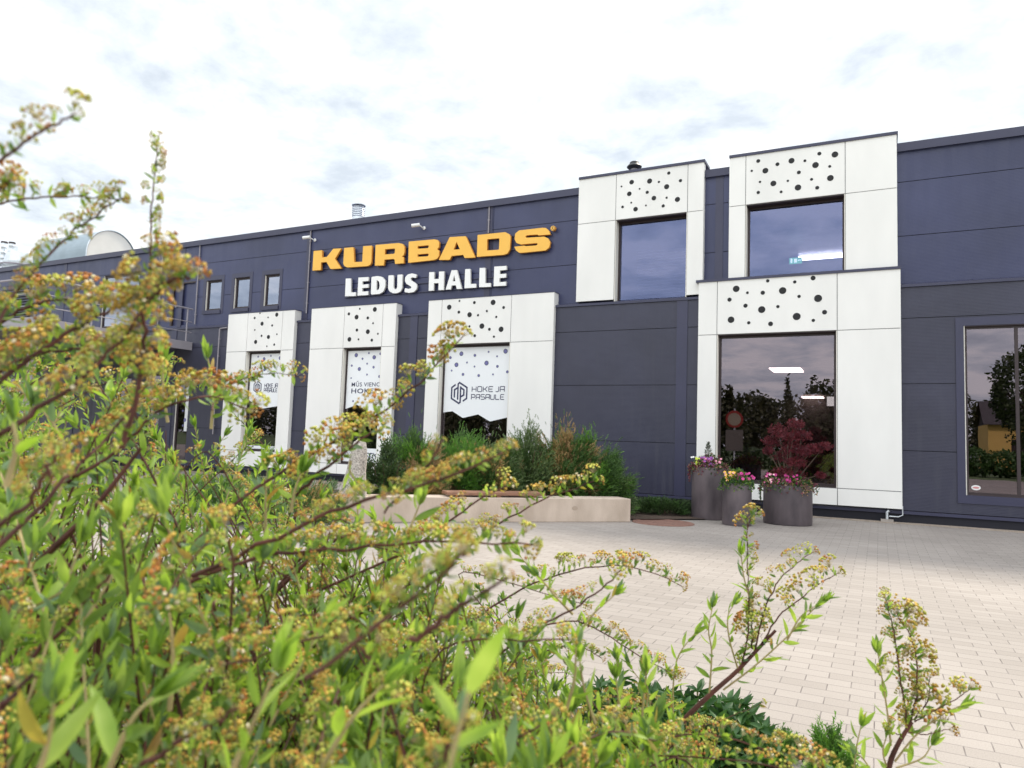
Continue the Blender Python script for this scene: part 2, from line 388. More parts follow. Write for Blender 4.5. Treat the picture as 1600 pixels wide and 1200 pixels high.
# ------------------------------------------------------------------ ground
def pavers():
    m = bpy.data.materials.new('concrete_pavers'); m.use_nodes = True; t = m.node_tree; b = t.nodes['Principled BSDF']
    tcn = N(t, 'ShaderNodeTexCoord'); mp = N(t, 'ShaderNodeMapping'); mp.inputs['Location'].default_value = (0.02, 0.0, 0)
    L(t, tcn.outputs['Object'], mp.inputs[0])
    nz = N(t, 'ShaderNodeTexNoise'); nz.inputs['Scale'].default_value = 3; L(t, mp.outputs[0], nz.inputs['Vector'])
    mxv = N(t, 'ShaderNodeMix', data_type='VECTOR'); mxv.inputs[0].default_value = 0.008
    L(t, mp.outputs[0], mxv.inputs[4]); L(t, nz.outputs['Color'], mxv.inputs[5])
    br = N(t, 'ShaderNodeTexBrick'); br.offset = 0.5; br.inputs['Scale'].default_value = 1.0
    br.inputs['Brick Width'].default_value = 0.2; br.inputs['Row Height'].default_value = 0.1; br.inputs['Mortar Size'].default_value = 0.0026
    br.inputs['Mortar Smooth'].default_value = 0.3
    br.inputs['Color1'].default_value = (0.285, 0.252, 0.228, 1); br.inputs['Color2'].default_value = (0.33, 0.294, 0.268, 1); br.inputs['Mortar'].default_value = (0.10, 0.08, 0.075, 1)
    L(t, mxv.outputs[1], br.inputs['Vector'])
    n1 = N(t, 'ShaderNodeTexNoise'); n1.inputs['Scale'].default_value = 0.4; n1.inputs['Detail'].default_value = 8; L(t, mp.outputs[0], n1.inputs['Vector'])
    n2 = N(t, 'ShaderNodeTexNoise'); n2.inputs['Scale'].default_value = 180; n2.inputs['Detail'].default_value = 3; L(t, mp.outputs[0], n2.inputs['Vector'])
    r1 = N(t, 'ShaderNodeMapRange'); r1.inputs[1].default_value = 0.3; r1.inputs[2].default_value = 0.7; r1.inputs[3].default_value = 0.80; r1.inputs[4].default_value = 1.10
    L(t, n1.outputs['Fac'], r1.inputs[0])
    r2 = N(t, 'ShaderNodeMapRange'); r2.inputs[1].default_value = 0.3; r2.inputs[2].default_value = 0.7; r2.inputs[3].default_value = 0.86; r2.inputs[4].default_value = 1.12
    L(t, n2.outputs['Fac'], r2.inputs[0])
    mm = M_(t, 'MULTIPLY', r1.outputs[0], r2.outputs[0])
    # sand thins out some of the joints
    n4 = N(t, 'ShaderNodeTexNoise'); n4.inputs['Scale'].default_value = 9; L(t, mp.outputs[0], n4.inputs['Vector'])
    g = N(t, 'ShaderNodeMix', data_type='RGBA'); g.inputs[7].default_value = (0.24, 0.213, 0.20, 1)
    L(t, br.outputs['Color'], g.inputs[6])
    r4 = N(t, 'ShaderNodeMapRange'); r4.inputs[1].default_value = 0.35; r4.inputs[2].default_value = 0.6; r4.inputs[3].default_value = 0.0; r4.inputs[4].default_value = 0.75
    L(t, n4.outputs['Fac'], r4.inputs[0]); sy = N(t, 'ShaderNodeSeparateXYZ'); L(t, mxv.outputs[1], sy.inputs[0])
    row = M_(t, 'GREATER_THAN', M_(t, 'ABSOLUTE', M_(t, 'SUBTRACT', M_(t, 'FRACT', M_(t, 'DIVIDE', sy.outputs[1], 0.1)), 0.5)), 0.468)
    L(t, M_(t, 'MULTIPLY', M_(t, 'MAXIMUM', r4.outputs[0], M_(t, 'MULTIPLY', row, 0.72)), br.outputs['Fac']), g.inputs[0])
    g2 = N(t, 'ShaderNodeMix', data_type='RGBA', blend_type='MULTIPLY'); g2.inputs[0].default_value = 1
    L(t, g.outputs[2], g2.inputs[6]); cb_ = N(t, 'ShaderNodeCombineColor')
    for i in range(3): L(t, mm, cb_.inputs[i])
    L(t, cb_.outputs[0], g2.inputs[7]); L(t, g2.outputs[2], b.inputs['Base Color'])
    b.inputs['Roughness'].default_value = 0.8
    bp = N(t, 'ShaderNodeBump'); bp.inputs['Strength'].default_value = 0.6; bp.inputs['Distance'].default_value = 0.004; bp.invert = True
    L(t, br.outputs['Fac'], bp.inputs['Height']); L(t, bp.outputs[0], b.inputs['Normal'])
    return m
g = MB(); g.poly([(-300, -300, -0.02), (300, -300, -0.02), (300, 300, -0.02), (-300, 300, -0.02)])
tag(g.build('ground', mat('grass_ground', (0.08, 0.12, 0.04), 0.95, var=0.3, vscale=0.6)), kind='structure')
g = MB(); g.poly([(-45, -14, 0), (14, -14, 0), (14, 13.02, 0), (-45, 13.02, 0)])
tag(g.build('pavement', pavers()), kind='structure')
g = MB(); g.box(-45, 14, 13.02, 13.24, -0.01, 0.012)
tag(g.build('paving_edge_strip', mat('edge_strip', (0.33, 0.27, 0.22), 0.9, var=0.2, vscale=4, bump=.3)), kind='structure')
# planting bed under the foreground shrubs, with a kerb
bed = [(-0.02, -1.2), (-0.05, 1.6), (-0.16, 2.4), (-0.34, 2.82), (-0.7, 2.9), (-1.2, 2.7), (-2.2, 2.3), (-3.4, 2.1), (-5.0, 1.9), (-5.6, 0.4), (-5.0, -1.2)]
g = MB(); g.poly([(x, y, 0.03) for x, y in bed][::-1]); g.box(-4.9, -0.1, -1.15, 1.4, -0.01, 0.025)
tag(g.build('planting_bed', M['soil']), kind='structure')
g = MB()
for i in range(len(bed)):
    a, b_ = bed[i], bed[(i + 1) % len(bed)]; g.obox(a, b_, -0.06, -0.01, 0.055)
tag(g.build('bed_kerb', M['kerb']), kind='structure')
# bed behind the concrete seat
b2 = [(-2.35, 11.15), (-2.3, 13.0), (-9.5, 13.0), (-9.5, 9.8), (-6.4, 7.3), (-3.3, 10.2)]
g = MB(); g.poly([(x, y, 0.02) for x, y in b2]); tag(g.build('shrub_bed', M['soil']), kind='structure')

# ------------------------------------------------------------------ the hall
YL, YU, YF, YUF = 13.20, 13.32, 13.10, 13.185      # lower wall, upper wall, lower cladding, upper cladding
XL, XR = -46.0, 9.0
ZR, ZC = 6.28, 3.90
hall = empty('sports_hall', (-8, 13.2, 0), 'long dark blue panelled hall with white cladding portals round its windows', 'building')
def wall_rows(name, Y, thick, zs, xs, holes, m, gap=0.012):
    """panels between the levels zs and the joints xs, with openings cut out"""
    b = MB()
    for i in range(len(zs) - 1):
        z0, z1 = zs[i] + gap / 2, zs[i + 1] - gap / 2
        for j in range(len(xs) - 1):
            x0, x1 = xs[j] + gap / 2, xs[j + 1] - gap / 2
            hs = [h for h in holes if h[0] < x1 and h[1] > x0 and h[2] < z1 and h[3] > z0]
            cx = sorted({x0, x1, *[min(max(h[k], x0), x1) for h in hs for k in (0, 1)]})
            cz = sorted({z0, z1, *[min(max(h[k], z0), z1) for h in hs for k in (2, 3)]})
            for a in range(len(cx) - 1):
                run = None
                for c in range(len(cz) - 1):
                    mx_, mz_ = (cx[a] + cx[a + 1]) / 2, (cz[c] + cz[c + 1]) / 2
                    inside = any(h[0] < mx_ < h[1] and h[2] < mz_ < h[3] for h in hs)
                    if not inside:
                        if run is None: run = cz[c]
                    if inside or c == len(cz) - 2:
                        end = cz[c] if inside else cz[c + 1]
                        if run is not None: b.box(cx[a], cx[a + 1], Y, Y + thick, run, end); run = None
    return b.build(name, m, hall)
# openings (x0, x1, z0, z1)
def rect(px0, py0, px1, py1, Y):     # top-left and bottom-right picture points on plane Y
    a = at(px0, py0, Y); b_ = at(px1, py1, Y); return (min(a[0], b_[0]), max(a[0], b_[0]), min(a[1], b_[1]), max(a[1], b_[1]))
FR = {}   # cladding portals: outer x0,x1,z0,z1, splits x, seam z, opening z0
def portal_def(key, Y, xl, xr, top, bot, s1, s2, seam, obot):
    FR[key] = dict(Y=Y, x0=xl, x1=xr, z0=bot, z1=top, s1=s1, s2=s2, seam=seam, ob=obot)
fx = lambda px, py, Y: at(px, py, Y)[0]
portal_def('A', YF, fx(357, 500, YF), fx(461, 490, YF), 4.11, 0.24, fx(387.5, 500, YF), fx(441.5, 500, YF), 3.128, 0.62)
portal_def('B', YF, fx(487, 490, YF), fx(619.5, 480, YF), 4.11, 0.20, fx(539, 480, YF), fx(599, 478, YF), 3.126, 0.43)
portal_def('C', YF, fx(670, 475, YF), fx(866, 465, YF), 4.11, 0.20, fx(691, 470, YF), fx(799.5, 465, YF), 3.124, 0.50)
portal_def('D', YF, fx(1092, 440, YF), fx(1407, 425, YF), 4.10, 0.225, fx(1121, 440, YF), fx(1308, 430, YF), 3.128, 0.50)
portal_def('E', YUF, fx(905, 285, YUF), fx(1100, 258, YUF), 6.40, ZC + 0.004, fx(963, 285, YUF), fx(1075, 265, YUF), 5.482, ZC - 0.0)
portal_def('F', YUF, fx(1140, 250, YUF), fx(1401, 215, YUF), 6.40, ZC + 0.004, fx(1165.5, 250, YUF), fx(1320.5, 225, YUF), 5.49, ZC - 0.0)
for k in 'ABCDEF':
    print(k, {a: round(float(b_), 2) for a, b_ in FR[k].items()})
lo_holes = [(FR[k]['s1'] + .0, FR[k]['s2'] - .0, FR[k]['ob'], FR[k]['seam']) for k in 'ABCD']
up_holes = [(FR[k]['s1'] + .0, FR[k]['s2'] - .0, FR[k]['ob'] - 0.3, FR[k]['seam']) for k in 'EF']
RW = (1.19, 3.55, 0.50, 3.14); lo_holes.append(RW)                 # large window at the right
SMALL = [rect(323, 438, 344, 484, YU), rect(367, 434, 388, 480.5, YU), rect(414, 431, 434.5, 477.5, YU)]
SMALL = [(a, b_, 4.31, 5.13) for a, b_, _, _ in SMALL]
BIGW = (*sorted((fx(162, 440, YU), fx(218, 440, YU))), 4.0, 5.60)
DOORU = (fx(269, 450, YU), fx(305.5, 450, YU), 3.95, 5.16)
up_holes += SMALL + [BIGW, DOORU]
# lower openings far left: a glazed door and two windows with printed film
LW = [(fx(184, 600, YL), fx(205, 600, YL), 0.6, 2.55), (fx(228, 600, YL), fx(252, 600, YL), 0.6, 2.62), (fx(276, 600, YL), fx(297, 600, YL), 0.1, 2.66)]
LW = [(min(a, b_), max(a, b_), c, d) for a, b_, c, d in LW]
lo_holes += LW
GA = (fx(0, 640, YL), fx(38, 640, YL), 0.3, 2.6); lo_holes.append((min(GA[:2]), max(GA[:2]), 0.3, 2.6))
zl = [0.20, 1.155, 2.23, 3.30, ZC - 0.06]; zu = [ZC - 0.02, 4.70, 5.62, ZR - 0.10]
xj_l = [XL, -38, -30.2, -26.5, -21.5, -17.2, -9.27, -3.25, -0.2, 4.9, XR]
xj_u = [XL, -38, -30.2, -22.6, -17.2, -12.62, -7.4, -2.62, 6.0, XR]
wall_rows('lower_wall', YL, 0.10, zl, xj_l, lo_holes, M['wall_lo'])
wall_rows('upper_wall', YU, 0.10, zu, xj_u, up_holes, M['wall_up'])
def backing(zs0, zs1, Y, holes, nm):
    b = MB()
    cx = sorted({XL, XR, *[h[k] for h in holes for k in (0, 1)]})
    for a in range(len(cx) - 1):
        mx_ = (cx[a] + cx[a + 1]) / 2; hs = [h for h in holes if h[0] < mx_ < h[1]]
        cz = sorted({zs0, zs1, *[min(max(h[k], zs0), zs1) for h in hs for k in (2, 3)]})
        for c in range(len(cz) - 1):
            mz_ = (cz[c] + cz[c + 1]) / 2
            if not any(h[2] < mz_ < h[3] for h in hs): b.box(cx[a], cx[a + 1], Y + 0.012, Y + 0.095, cz[c], cz[c + 1])
    b.build(nm, M['seam'], hall)
backing(0.2, ZC - 0.07, YL, lo_holes, 'lower_wall_core'); backing(ZC - 0.03, ZR - 0.11, YU, up_holes, 'upper_wall_core')
# vertical cover strips over the joints
b = MB()
for x in (-38, -30.2, -26.5, -21.5, -17.2, -9.27, -3.25, 4.9):
    b = MB(); b.box(x - 0.10, x + 0.10, YL - 0.014, YL + 0.02, 0.2, ZC - 0.07); b.build('joint_strip', M['flash'], hall)
b = MB()
for x in (-38, -30.2, -22.6, -17.2, -12.62, -7.5, -2.62, 6.0):
    b = MB(); b.box(x - 0.07, x + 0.07, YU - 0.010, YU + 0.02, ZC, ZR - 0.13); b.build('joint_strip', M['flash'], hall)
# roof edges
b = MB(); b.box(XL - .02, XR, YU - 0.045, YU + 0.34, ZR - 0.135, ZR); b.box(XL, XR, YU - 0.06, YU - 0.045, ZR - 0.150, ZR - 0.138); b.build('upper_parapet_cap', M['flash'], hall)
b = MB()
n = len(b.v)
b.v += [(XL, YL - 0.03, ZC - 0.09), (XR, YL - 0.03, ZC - 0.09), (XR, YL - 0.03, ZC - 0.045), (XL, YL - 0.03, ZC - 0.045), (XR, YU + 0.0, ZC + 0.0), (XL, YU + 0.0, ZC + 0.0), (XR, YL + 0.06, ZC - 0.09), (XL, YL + 0.06, ZC - 0.09)]
b.f += [(0, 1, 2, 3), (3, 2, 4, 5), (1, 0, 7, 6)]; b.m += [0, 0, 0]
b.build('lower_wall_cap', M['flash'], hall)
b = MB(); b.box(XL, XR, YL - 0.012, YL + .05, 0.145, 0.195); b.box(XL, XR, YL + 0.02, YL + 0.1, 0.0, 0.16, 1)
b.build('plinth', [M['flash'], M['seam']], hall)
# roof and body
b = MB(); b.box(XL + .02, XR - .02, YU + 0.1, 40, ZR - 0.4, ZR - 0.25); b.box(XL, XL + .1, YU + .1, 40, 0, ZR - .25); b.box(XR - .1, XR, YU + .1, 40, 0, ZR - .25); b.box(XL, XR, 40, 40.1, 0, ZR - .25)
b.build('roof_and_side_walls', M['wall_up'], hall)
def room(nm, x0, x1, y0, y1, z0, z1, holes):
    b = MB()
    b.box(x0, x1, y0, y1, z0 - .05, z0, 1); b.box(x0, x1, y0, y1, z1, z1 + .05); b.box(x0, x0 + .05, y0, y1, z0, z1); b.box(x1 - .05, x1, y0, y1, z0, z1); b.box(x0, x1, y1, y1 + .05, z0, z1)
    return b.build(nm, [M['room'], M['room_floor']], hall)
room('ground_floor_interior', -18, 6, YU + 0.11, 30, 0.06, 3.2, [])
room('upper_floor_interior', -24, 3, YU + 0.11, 24, 3.5, 5.92, [])

def slab(b, x0, x1, Y, z0, z1, t=0.012, mi=0): b.box(x0, x1, Y, Y + t, z0, z1, mi)
def portal(key, parent, mirrored=False):
    d = FR[key]; Y = d['Y']; g_ = 0.006
    b = MB(); xs = [d['x0'], d['s1'], d['s2'], d['x1']]
    back = YU if key in 'EF' else YL
    # facing panels, 8 mm apart
    for i in range(3):
        x0, x1 = xs[i] + (g_ if i else 0), xs[i + 1] - (g_ if i < 2 else 0)
        slab(b, x0, x1, Y, d['seam'] + g_, d['z1'])
        if i != 1: slab(b, x0, x1, Y, (d['ob'] + g_) if key in 'ABCD' else d['z0'], d['seam'] - g_)
        if key in 'ABCD': slab(b, x0, x1, Y, d['z0'], d['ob'] - g_)
    # backing that shows in the joints
    for (x0, x1, z0, z1) in ((xs[0] + .02, xs[3] - .02, d['seam'] - .0, d['z1'] - .02), (xs[0] + .02, xs[1] - .0, d['z0'] + .02, d['seam']), (xs[2], xs[3] - .02, d['z0'] + .02, d['seam'])):
        b.box(x0, x1, Y + 0.013, back - 0.002, z0, z1, 1)
    if key in 'ABCD': b.box(xs[1], xs[2], Y + 0.013, back - .002, d['z0'] + .02, d['ob'], 1)
    # returns: side faces and top
    yb = back + (0.0 if key in 'EF' else 0.0)
    b.box(d['x1'] - 0.012, d['x1'] - .0005, Y + 0.0125, yb - .001, d['z0'], min(d['z1'], ZC - 0.1) if key in 'ABCD' else d['z1'])
    b.box(d['x0'] + .0005, d['x0'] + 0.012, Y + 0.0125, yb - .001, d['z0'], min(d['z1'], ZC - 0.1) if key in 'ABCD' else d['z1'])
    if key in 'ABCD':
        b.box(d['x1'] - 0.012, d['x1'] + 0.0, Y + 0.0125, YU - .001, ZC - 0.099, d['z1']); b.box(d['x0'], d['x0'] + 0.012, Y + 0.0125, YU - .001, ZC - 0.099, d['z1'])
        b.box(d['x0'] + .013, d['x1'] - .013, YL + 0.005, YU - .003, ZC - .02, d['z1'] - .02, 1)
    o = b.build('cladding_portal', [M['white'], M['whiteback']], parent)
    c = MB(); ov = 0.015 if key in 'ABC' else 0.04
    if key in 'ABC': c.box(d['x0'] - .003, d['x1'] + .01, Y - 0.006, YU - .002, d['z1'] + .001, d['z1'] + 0.014)
    elif key == 'D': c.box(d['x0'] - .05, d['x1'] + .012, Y - 0.02, YU - .14, d['z1'] + .001, d['z1'] + 0.045)
    else: c.box(d['x0'] - .004, d['x1'] + .02, Y - 0.02, YU + .3, d['z1'] + .001, d['z1'] + 0.05)
    c.build('cap_flashing', M['flash'], o)
    return o
DOTS = {
 'E': ((880, 180, 2.963), [(489,268,7),(543,303,7),(400,305,11),(443,309,5),(317,310,10),(270,330,4),(479,331,11),(354,341,4),(389,357,7),(306,364,10),(420,384,10),(479,382,5),(529,390,11),(315,405,4),(383,418,4),(463,420,7),(275,425,6),(335,435,10)]),
 'F': ((880, 180, 2.963), [(1186,178,8),(1258,182,13),(903,212,8),(1057,211,12),(1119,211,6),(992,227,8),(1168,231,13),(1234,237,6),(873,258,5),(936,257,12),(1091,265,8),(911,309,5),(1040,304,5),(1150,297,6),(1237,291,13),(973,316,12),(903,358,7),(1009,355,6),(1087,335,13),(1176,336,8)]),
 'D': ((880, 180, 2.963), [(947,767,7),(1072,772,7),(1157,754,10),(801,804,14),(853,822,6),(924,822,9),(1016,812,15),(1092,839,7),(1180,848,16),(770,854,9),(844,882,9),(919,900,15),(994,886,7),(1210,912,10),(777,947,14),(859,961,7),(960,966,10),(1081,932,16),(1158,950,7)]),
 'C': ((640, 440, 4), [(248,160,15),(312,121,6),(405,131,9),(522,130,16),(588,162,9),(308,191,9),(375,207,15),(428,210,7),(483,184,7),(542,221,7),(292,256,7),(242,287,9),(374,280,7),(452,278,16),(499,298,9),(572,298,16),(407,338,9),(527,344,7)]),
 'A': ((340, 460, 4), [(370,127,12),(265,118,5),(232,147,7),(316,144,5),(278,183,12),(341,194,7),(233,222,5),(275,259,7),(371,249,5),(318,266,12),(238,297,12),(354,314,7),(308,324,5)]),
 'B': ((340, 460, 4), [(889,90,6),(983,94,14),(821,122,9),(869,142,14),(939,147,9),(972,180,6),(871,223,9),(939,233,14),(1002,246,6),(824,281,14),(881,281,6),(964,286,9)]),
}
FDOTS = {
 'C': ((640, 440, 4), [(324,451,14),(255,475,9),(408,461,9),(494,439,6),(600,435,15),(547,467,6),(293,520,14),(359,506,6),(406,531,6),(481,509,15),(549,530,9),(263,556,6),(334,580,9),(432,587,9),(521,580,6),(611,564,9)]),
 'A': ((340, 460, 4), [(254,389,6),(291,404,11),(334,384,6),(391,398,11),(347,434,7),(272,444,5),(237,456,6),(294,470,10)]),
 'B': ((340, 460, 4), [(867,380,13),(906,402,7),(946,367,6),(979,393,13),(1018,371,8),(935,433,6),(839,445,7),(886,466,12),(975,455,8),(1020,424,4),(934,501,6),(835,523,5),(1012,513,9),(847,667,6)]),
}
YG = {'A': YL + .01, 'B': YL + .01, 'C': YL + .01, 'D': YL + .02, 'E': YU + .03, 'F': YU + .03}
def add_dots(key, table, Y, parent, ring=False, clip=None):
    (ox, oy, sc), lst = table[key]
    for (x, y, r) in lst:
        b = MB()
        X, Z = at(ox + x / sc, oy + y / sc, Y); rz = abs(at(ox + x / sc, oy + (y - r) / sc, Y)[1] - Z)
        if clip and (X + rz > clip[1] or X - rz < clip[0]): 
            X = min(max(X, clip[0] + rz * 1.02), clip[1] - rz * 1.02)
        b.disc((X, Y - 0.003, Z), rz * (1.06 if not ring else 1.0), seg=22, mi=0)
        if ring: b.disc((X, Y - 0.0045, Z), rz * 0.76, seg=22, mi=1)
        b.build('printed_dot' if ring else 'round_hole', [M['print'], M['print_dot']] if ring else M['dot'], parent)
PORT = {k: portal(k, hall) for k in 'ABCDEF'}
for k in 'ABCDEF': add_dots(k, DOTS, FR[k]['Y'], PORT[k])

def window(x0, x1, z0, z1, Y, fw, glass, parent=hall, depth=0.05, front=None, mull=(), name='window', reveal=None, trans=()):
    b = MB(); yb = Y + depth
    b.box(x0, x0 + fw, Y - .01, yb, z0, z1); b.box(x1 - fw, x1, Y - .01, yb, z0, z1)
    b.box(x0 + fw, x1 - fw, Y - .009, yb, z1 - fw, z1); b.box(x0 + fw, x1 - fw, Y - .009, yb, z0, z0 + fw)
    for mx_ in mull: b.box(mx_ - fw * .5, mx_ + fw * .5, Y - .008, yb, z0 + fw, z1 - fw)
    for mz_ in trans: b.box(x0 + fw, x1 - fw, Y - .007, yb, mz_ - fw * .5, mz_ + fw * .5)
    f = b.build('window', M['frame'], parent)
    if front is not None:       # deep lining from the cladding back to the frame
        r = MB(); e_ = 0.014
        z0 = max(z0, ZC - .03) if front == YUF else z0
        r.box(x0 + .0, x0 + e_, front + .013, Y - .0105, z0, z1, 0); r.box(x1 - e_, x1 - .0, front + .013, Y - .0105, z0, z1, 0)
        r.box(x0 + e_, x1 - e_, front + .013, Y - .0105, z1 - e_, z1, 1); front == YUF or r.box(x0 + e_, x1 - e_, front + .013, Y - .0105, z0, z0 + e_, 1)
        r.build('window_lining', [M['reveal'], M['frame']], f)
    gl = MB(); gl.box(x0 + fw, x1 - fw, Y + 0.012, Y + 0.018, z0 + fw, z1 - fw); gl.build('pane', glass, f)
    return f
WIN = {}
for k in 'ABCD':
    d = FR[k]; WIN[k] = window(d['s1'] + .002, d['s2'] - .002, d['ob'] + .002, d['seam'] - .002, YG[k] + 0.02, 0.055, M['glass'], front=YF)
for k in 'EF':
    d = FR[k]; WIN[k] = window(d['s1'] + .002, d['s2'] - .002, d['ob'] - .25, d['seam'] - .002, YG[k] + 0.02, 0.05, M['glass_up'], front=YUF)
# big right window with flat surround
b = MB(); x0, x1, z0, z1 = RW
b.box(x0 - 0.11, x0, YL - .02, YL + .03, z0 - .13, z1 + .13); b.box(x1, x1 + .11, YL - .02, YL + .03, z0 - .13, z1 + .13)
b.box(x0, x1, YL - .02, YL + .03, z1, z1 + .13); b.box(x0, x1, YL - .02, YL + .03, z0 - .13, z0)
b.build('window_surround', M['flash'], hall)
WR = window(x0, x1, z0, z1, YL + 0.05, 0.045, M['glass'], mull=(1.88, 2.7), front=YL - .02)  # left bar is added to stand in for a reflection in the pane
# small round sticker on the pane of the right window
b = MB(); X, Z = at(1525, 762, YL + .06); b.disc((X, YL + .058, Z), 0.062, seg=20); b.v = [(v[0], v[1], Z + (v[2] - Z) * .62) for v in b.v]
n0 = len(b.v); b.disc((X, YL + .0565, Z), 0.045, seg=20, mi=1); b.v[n0:] = [(v[0], v[1], Z + (v[2] - Z) * .35) for v in b.v[n0:]]
b.build('sticker', [M['cctv'], mat('sticker_red', (.6, .25, .25), .5)], WR)
M['glass_small'] = glassmat('small_window_glass', (0.3, (0.75, 0.82, 1.0)), (.4, .4, .45))
for q in SMALL: window(*q, YU + 0.06, 0.05, M['glass_small'], front=YU - .0, mull=())
for q in SMALL:
    b = MB(); b.box(q[0] - .10, q[0] - .002, YU - .008, YU + .01, q[2] - .10, q[3] + .12); b.box(q[1] + .002, q[1] + .10, YU - .008, YU + .01, q[2] - .10, q[3] + .12)
    b.box(q[0], q[1], YU - .008, YU + .01, q[3] + .002, q[3] + .12); b.box(q[0] - .02, q[1] + .02, YU - .03, YU + .01, q[2] - .10, q[2] - .002); b.build('window_trim', M['flash'], hall)
window(*BIGW, YU + 0.05, 0.07, M['glass_small'], front=YU)
b = MB(); b.box(DOORU[0] + .08, DOORU[1] - .01, YU + .05, YU + .09, DOORU[2], DOORU[3] - .04)
dd = b.build('door', M['wall_up'], hall)
b = MB(); b.box(DOORU[0], DOORU[0] + .08, YU - .005, YU + .1, DOORU[2], DOORU[3]); b.box(DOORU[0] + .08, DOORU[1], YU - .005, YU + .1, DOORU[3] - .04, DOORU[3]); b.build('door_frame', M['frame'], dd)
b = MB(); b.box(DOORU[0] + .14, DOORU[0] + .26, YU + .02, YU + .04, 4.48, 4.51); b.build('door_handle', M['zinc'], dd)
for i, q in enumerate(LW):
    wv_ = window(*q, YL + 0.05, 0.06, M['glass'], front=YL)
    if i == 2:
        f = MB(); f.box(q[0] + .35, q[1] - .06, YL + .045, YL + .048, 1.05, 2.6); fl = f.build('window_film', M['film'], wv_)
        f = MB()
        for (u, v, r) in ((.5, 2.2, .05), (.62, 2.0, .03), (.5, 1.6, .03), (.7, 1.35, .05), (.58, 1.2, .03)): f.disc((q[0] + (q[1] - q[0]) * u, YL + .0435, v), r, seg=16)
        f.build('printed_dots', M['print_dot'], wv_)
window(min(GA[:2]), max(GA[:2]), .3, 2.6, YL + .05, .06, M['glass'], front=YL)
# louvre
b = MB(); lx0, lx1 = at(3, 460, YU)[0], at(50, 455, YU)[0]; b.box(lx0, lx1, YU - .01, YU - .002, 4.35, 5.5, 1)
z = 4.38
while z < 5.45: b.box(lx0 + .04, lx1 - .04, YU - .05, YU - .012, z, z + .035, 0); z += .085
b.box((lx0 + lx1) / 2 - .05, (lx0 + lx1) / 2 + .05, YU - .055, YU - .01, 4.35, 5.5); b.build('louvre', [M['flash'], M['dot']], hall)

# ------------------------------------------------------------------ window films, printing and sponsor strips
def film(key, zig, tops=None):
    d = FR[key]; Y = YG[key] + .028; x0, x1 = d['s1'] + .057, d['s2'] - .057; zt = d['seam'] - .058
    pts = [(x0, Y, zt), (x1, Y, zt)]
    pp = [at(px, py, Y) for px, py in zig]
    pp = [(min(max(a, x0), x1), c) for a, c in pp]
    pp[0] = (x1, pp[0][1]); pp[-1] = (x0, pp[-1][1])
    pts += [(a, Y, c) for a, c in pp]
    b = MB(); b.poly(pts[::-1]); n = len(pts)
    o = b.build('window_film', M['film'], WIN[key])
    add_dots(key, FDOTS, Y, WIN[key], ring=True, clip=(x0, x1))
    return WIN[key], Y
films = {}
films['C'] = film('C', [(794, 652), (765.5, 658.5), (747, 647.5), (723, 653), (707, 642.5), (694, 644.5)])
films['B'] = film('B', [(592, 644), (585, 649), (558, 632.5), (541, 639)])
films['A'] = film('A', [(434, 634), (409, 638.5), (391, 625)])
def ribbon(b, pts, w_, y, org, sc, closed=False):
    """flat stroke in the XZ plane through pts (unit coordinates)"""
    P2 = [Vector((p[0] * sc[0], p[1] * sc[1])) for p in pts]; n = len(P2); lft, rgt = [], []
    for i in range(n):
        if closed: a, c = P2[i - 1], P2[(i + 1) % n]
        else: a, c = P2[max(i - 1, 0)], P2[min(i + 1, n - 1)]
        d1 = (P2[i] - a).normalized() if (P2[i] - a).length > 1e-9 else (c - P2[i]).normalized()
        d2 = (c - P2[i]).normalized() if (c - P2[i]).length > 1e-9 else d1
        t = (d1 + d2).normalized(); nn = Vector((-t.y, t.x)); k = w_ / 2 / max(0.45, nn.dot(Vector((-d1.y, d1.x))))
        lft.append(P2[i] + nn * k); rgt.append(P2[i] - nn * k)
    m_ = n if closed else n - 1
    for i in range(m_):
        j = (i + 1) % n
        b.poly([(org[0] + q.x, y, org[1] + q.y) for q in (lft[i], rgt[i], rgt[j], lft[j])])
GL = {  # squared stroke letters, unit box 1 x 1
 'H': [[(0, 0), (0, 1)], [(1, 0), (1, 1)], [(0.05, .5), (.95, .5)]],
 'O': [[(.12, 0), (.88, 0), (1, .15), (1, .85), (.88, 1), (.12, 1), (0, .85), (0, .15), (.12, 0)]],
 'K': [[(0, 0), (0, 1)], [(1, 1), (.4, .5), (.08, .5)], [(.42, .52), (1, 0)]],
 'E': [[(1, 0), (.12, 0), (0, .15), (0, .85), (.12, 1), (1, 1)], [(.05, .5), (.85, .5)]],
 'J': [[(.3, 0), (.85, 0), (1, .15), (1, 1)]],
 'A': [[(0, 0), (0, .85), (.12, 1), (1, 1), (1, 0)], [(.05, .42), (.95, .42)]],
 'P': [[(0, 0), (0, 1), (.88, 1), (1, .85), (1, .55), (.88, .42), (.05, .42)]],
 'S': [[(0, 0), (.88, 0), (1, .12), (1, .4), (.88, .5), (.12, .5), (0, .62), (0, .88), (.12, 1), (1, 1)]],
 'U': [[(0, 1), (0, .15), (.12, 0), (.88, 0), (1, .15), (1, 1)]],
 'L': [[(0, 1), (0, .15), (.12, 0), (1, 0)]],
 'C': [[(1, 0), (.12, 0), (0, .15), (0, .85), (.12, 1), (1, 1)]],
 'M': [[(0, 0), (0, 1), (.5, .35), (1, 1), (1, 0)]],
 'V': [[(0, 1), (.5, 0), (1, 1)]], 'I': [[(.5, 0), (.5, 1)]], 'N': [[(0, 0), (0, 1), (1, 0), (1, 1)]],
}
